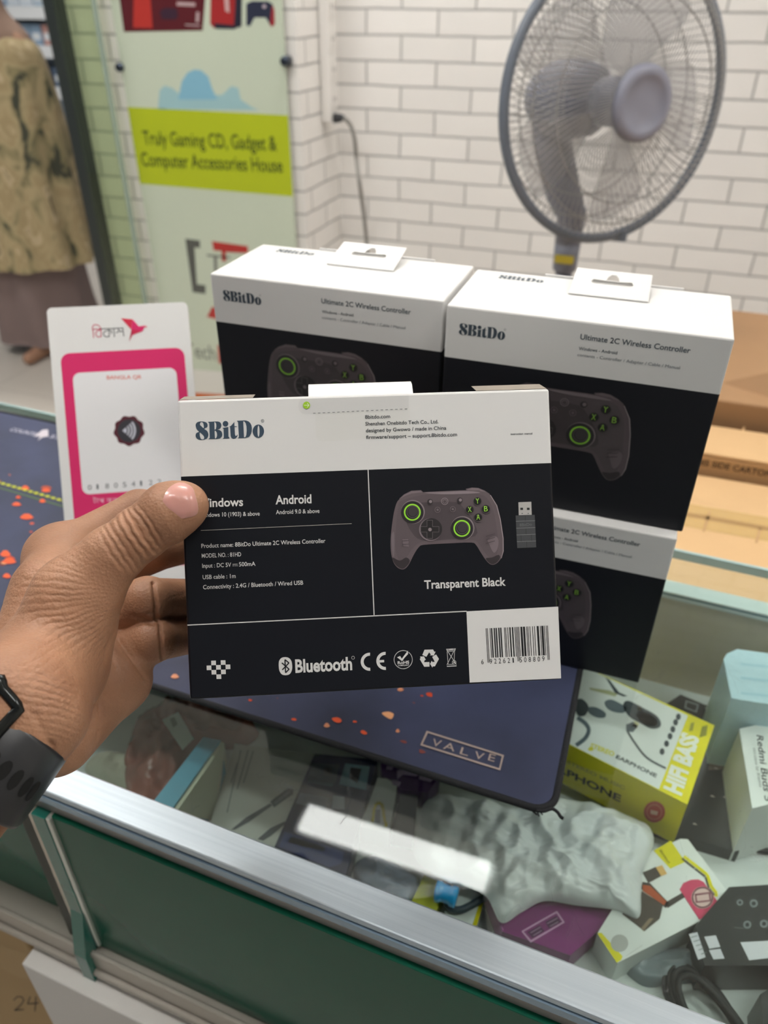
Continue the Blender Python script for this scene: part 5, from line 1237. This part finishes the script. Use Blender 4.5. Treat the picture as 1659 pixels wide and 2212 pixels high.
# knuckle folds across the thumb joint
tx = np.array([.84, -.54]); sx = (px_v - 300) * tx[0] + (py_v - 1155) * tx[1]; sl = (px_v - 300) * .54 + (py_v - 1155) * .84
def wav(s, k):
    return .4 * (np.sin(px_v * s + k + 1.7 * np.sin(py_v * s * .7 + k)) + .6 * np.sin(py_v * s * 1.9 - px_v * s * .8 + 2.1 * k) + .4 * np.sin((px_v + py_v) * s * 2.7 + 3 * k))
nz, nz2 = wav(.055, 1.7), wav(.021, 9.1)
for s0, dp, cv, wd in ((-74, .0002, .0010, 30), (-58, .0003, .0008, 36), (-43, .00045, .0010, 44), (-27, .0004, .0012, 42), (-11, .0006, .0014, 40), (4, .0007, .0013, 40), (19, .0006, .0010, 36), (33, .0003, .0008, 34), (-35, .0002, .0004, 30), (11, .0003, .0018, 30)):
    D -= dp * 3.0 * (1 + .4 * nz2) * ga(sx - s0 - cv * sl ** 2 - 5 * nz, 2.7) * ga(sl - 4, wd) * front * facing
# fine folds fanning over the ball of the thumb
u = py_v - .30 * (255 - px_v) * 0 + 10 * nz2
m1 = ga(px_v - 150, 95) * ga(py_v - 1350, 100) * front * facing
ang = np.arctan2(py_v - 1285, 330 - px_v); rr = np.hypot(py_v - 1285, 330 - px_v)
ph = ang * 44 + 1.1 * nz + .9 * nz2
D += .00040 * (np.abs(np.sin(ph)) ** .6 - .75) * m1 * np.clip(rr / 160, .3, 1.3)
ph3 = (py_v * .95 - .28 * px_v - .0012 * (px_v - 120) ** 2) * .21 + .9 * nz + .9 * nz2
D += .00050 * (np.abs(np.sin(ph3)) ** .6 - .75) * ga(px_v - 135, 70) * ga(py_v - 1490, 75) * front * facing
ph2 = (px_v * .74 + py_v * .67) * .16 + 3.5 * nz + 3 * nz2
D += .00014 * (np.abs(np.sin(ph2)) ** .6 - .75) * ga(px_v - 95, 80) * ga(py_v - 1400, 170) * front * facing
# lower palm and wrist folds
for x0, y0, x1, y1, dp, s in ((262, 1300, 222, 1440, .0005, 2.5), (222, 1440, 190, 1560, .0004, 2.5), (20, 1490, 75, 1545, .0002, 5), (75, 1545, 112, 1610, .0003, 5), (112, 1610, 124, 1650, .0004, 5), (185, 1455, 150, 1540, .0002, 6), (235, 1400, 250, 1440, .0003, 2.5), (216, 1500, 215, 1580, .0005, 3), (215, 1580, 200, 1620, .0004, 3),
                               (333, 1262, 340, 1340, .0011, 2.6), (346, 1345, 352, 1425, .0010, 2.6), (336, 1322, 300, 1336, .0005, 2.5), (285, 1330, 330, 1346, .0006, 3), (258, 1385, 318, 1470, .0006, 3), (365, 1290, 395, 1285, .0002, 2), (370, 1390, 396, 1376, .0002, 2)):
    a = np.array([x0, y0]); b = np.array([x1, y1]); d = b - a; t = np.clip(((px_v - x0) * d[0] + (py_v - y0) * d[1]) / (d @ d), 0, 1)
    dist = np.hypot(px_v - x0 - t * d[0] + 3 * nz, py_v - y0 - t * d[1] + 3 * nz); D -= 1.5 * dp * ga(dist, s * 1.15) * facing * (front | (px_v > 205))
V = V + N * D[:, None]
HW = CAM + V @ ROT
def skin_mat():
    m = bpy.data.materials.new('skin'); m.use_nodes = True; nt = m.node_tree; b = nt.nodes['Principled BSDF']; L = nt.links.new
    tc = nt.nodes.new('ShaderNodeTexCoord'); n = nt.nodes.new('ShaderNodeTexNoise'); n.inputs['Scale'].default_value = 38; n.inputs['Detail'].default_value = 5; L(tc.outputs['Object'], n.inputs[0])
    r = nt.nodes.new('ShaderNodeValToRGB'); L(n.outputs['Fac'], r.inputs[0]); r.color_ramp.elements[0].position = .3; r.color_ramp.elements[0].color = (*lin('#956a50'), 1); r.color_ramp.elements[1].position = .7; r.color_ramp.elements[1].color = (*lin('#b08366'), 1)
    L(r.outputs[0], b.inputs['Base Color']); b.inputs['Roughness'].default_value = .5; b.inputs['Specular IOR Level'].default_value = .4
    b.inputs['Subsurface Weight'].default_value = .18; b.inputs['Subsurface Radius'].default_value = (.0015, .0007, .0004); b.inputs['Subsurface Scale'].default_value = 1
    v = nt.nodes.new('ShaderNodeTexVoronoi'); v.inputs['Scale'].default_value = 850; L(tc.outputs['Object'], v.inputs['Vector'])
    n2 = nt.nodes.new('ShaderNodeTexNoise'); n2.inputs['Scale'].default_value = 420; n2.inputs['Detail'].default_value = 4; L(tc.outputs['Object'], n2.inputs[0])
    ad = nt.nodes.new('ShaderNodeMath'); L(v.outputs['Distance'], ad.inputs[0]); L(n2.outputs['Fac'], ad.inputs[1])
    bp = nt.nodes.new('ShaderNodeBump'); bp.inputs['Strength'].default_value = .30; bp.inputs['Distance'].default_value = .0006; L(ad.outputs[0], bp.inputs['Height']); L(bp.outputs['Normal'], b.inputs['Normal'])
    return m
hw0 = CAM + J['wr'] @ ROT
hand = thing('person', hw0, 'left hand and forearm gripping the controller carton by its edge, thumb on the front', 'person')
mesh_from('hand', HW, Q, skin_mat(), hand, hw0)
# thumb nail: a curved plate seated on the thumb
CN = cropf(0, 980, 3.318)
NO = np.array(catmull(CN((1178, 300), (1166, 350), (1195, 412), (1280, 462), (1345, 458), (1402, 440), (1420, 395), (1400, 300), (1370, 235), (1290, 205), (1215, 240)), 4)); NC = NO.mean(0)
def thumb_depth(x, y):
    d = .30
    for _ in range(60):
        s = float(hand_f(hp(x, y, d)[None])[0])
        if s < 2e-5: break
        d += max(s, 2e-5)
    return d
NV = []; nr = 8; n = len(NO)
for i in range(nr + 1):
    r = i / nr
    for k in range(n):
        x, y = NC + (NO[k] - NC) * r
        NV.append(hp(x, y, thumb_depth(x, y) - .0010 * (1 - .75 * r ** 6)))
NV = np.array(NV)
for _ in range(2):                                     # flatten the plate a little
    G = NV.reshape(nr + 1, n, 3).copy(); H = G.copy()
    H[1:-1] = .5 * G[1:-1] + .125 * (G[2:] + G[:-2] + np.roll(G, 1, 1)[1:-1] + np.roll(G, -1, 1)[1:-1]); H[0] = G[1].mean(0); NV = H.reshape(-1, 3)
NF = [(i * n + k, (i + 1) * n + k, (i + 1) * n + (k + 1) % n, i * n + (k + 1) % n) for i in range(nr) for k in range(n)]
q = MB(); q.add(CAM + NV @ ROT, NF, mat('thumb_nail_plate', '#c68f85', .28, coat=.3, sss=.1), True)
back_ = CAM + (NV[-n:] + [0, 0, .0012]) @ ROT; rim_ = CAM + NV[-n:] @ ROT
q.add(list(rim_) + list(back_), [(k, n + k, n + (k + 1) % n, (k + 1) % n) for k in range(n)], mat('nail_rim', '#d9b3a0', .4), True)
q.build('thumb_nail', hand)

# ================================================================== smartwatch on the wrist
def ringpt(c, a, s1, s2, e=2.6):
    ca, sa = math.cos(a), math.sin(a)
    return c + AE1 * s1 * math.copysign(abs(ca) ** (2 / e), ca) + AE2 * s2 * math.copysign(abs(sa) ** (2 / e), sa)
RUB = mat('strap_rubber', '#242528', .34, spec=.5)
wc = WC
wt = thing('smartwatch', CAM + wc @ ROT, 'black smartwatch with rubber strap on the wrist below the hand', 'watch')
S1, S2, SWID = .0255, .0198, .0288
prof = [(-.5, 0), (-.5, .0012), (-.485, .0022), (-.44, .0027), (0, .0029), (.44, .0027), (.485, .0022), (.5, .0012), (.5, 0)]
def strap_pt(a, w, h): return CAM + ringpt(wc + ARM * w * SWID, a, (S1 + h) * (1 + .15 * w), (S2 + h) * (1 + .15 * w)) @ ROT
n = 84; Vs = [strap_pt(2 * math.pi * k / n, w, h) for k in range(n) for w, h in prof]; m_ = len(prof)
Fs = [(k * m_ + i, k * m_ + (i + 1) % m_, ((k + 1) % n) * m_ + (i + 1) % m_, ((k + 1) % n) * m_ + i) for k in range(n) for i in range(m_)]
q = MB(); q.add(Vs, [tuple(reversed(f)) for f in Fs], RUB, True); st_ = q.build('strap', wt)
for i, a in enumerate((77, 65, 52, 38, 26)):
    q = MB(); a = math.radians(a)
    q.add([strap_pt(a + .085 * math.cos(t) * 1.0, .13 * math.sin(t), .0031) for t in np.linspace(0, 2 * math.pi, 17)[:-1]], [tuple(range(16))], mat('strap_hole_dark', '#050505', .9)); q.build('strap_hole', wt)
q = MB(); a0, a1 = math.radians(86), math.radians(108)
P = [strap_pt(a0, -.62, .0035), strap_pt(a0, .62, .0035), strap_pt((a0 + a1) / 2, .66, .004), strap_pt(a1, .62, .0035), strap_pt(a1, -.62, .0035), strap_pt((a0 + a1) / 2, -.66, .004)]
q.tube(spline3(P + [P[0]], 5)[:-1], .0022, mat('buckle_black', '#2b2d2d', .15, metal=.7), 8, closed=True); q.build('buckle', wt)
q = MB(); q.tube([strap_pt(a0, 0, .0045), strap_pt((a0 + a1) / 2, 0, .0055), strap_pt(a1, 0, .0045)], .0012, mat('buckle_black', '#2b2d2d'), 8); q.build('buckle_pin', wt)
Rw = np.stack([AE1, ARM, AE2], 1); q = MB(); c0 = ringpt(wc, math.radians(270), S1, S2 + .0075)
q.box(CAM + c0 @ ROT, (.034, .038, .011), mat('watch_case', '#1b1c1e', .25, metal=.4), R=ROT.T @ Rw, bev=.004, seg=3); q.build('case', wt)
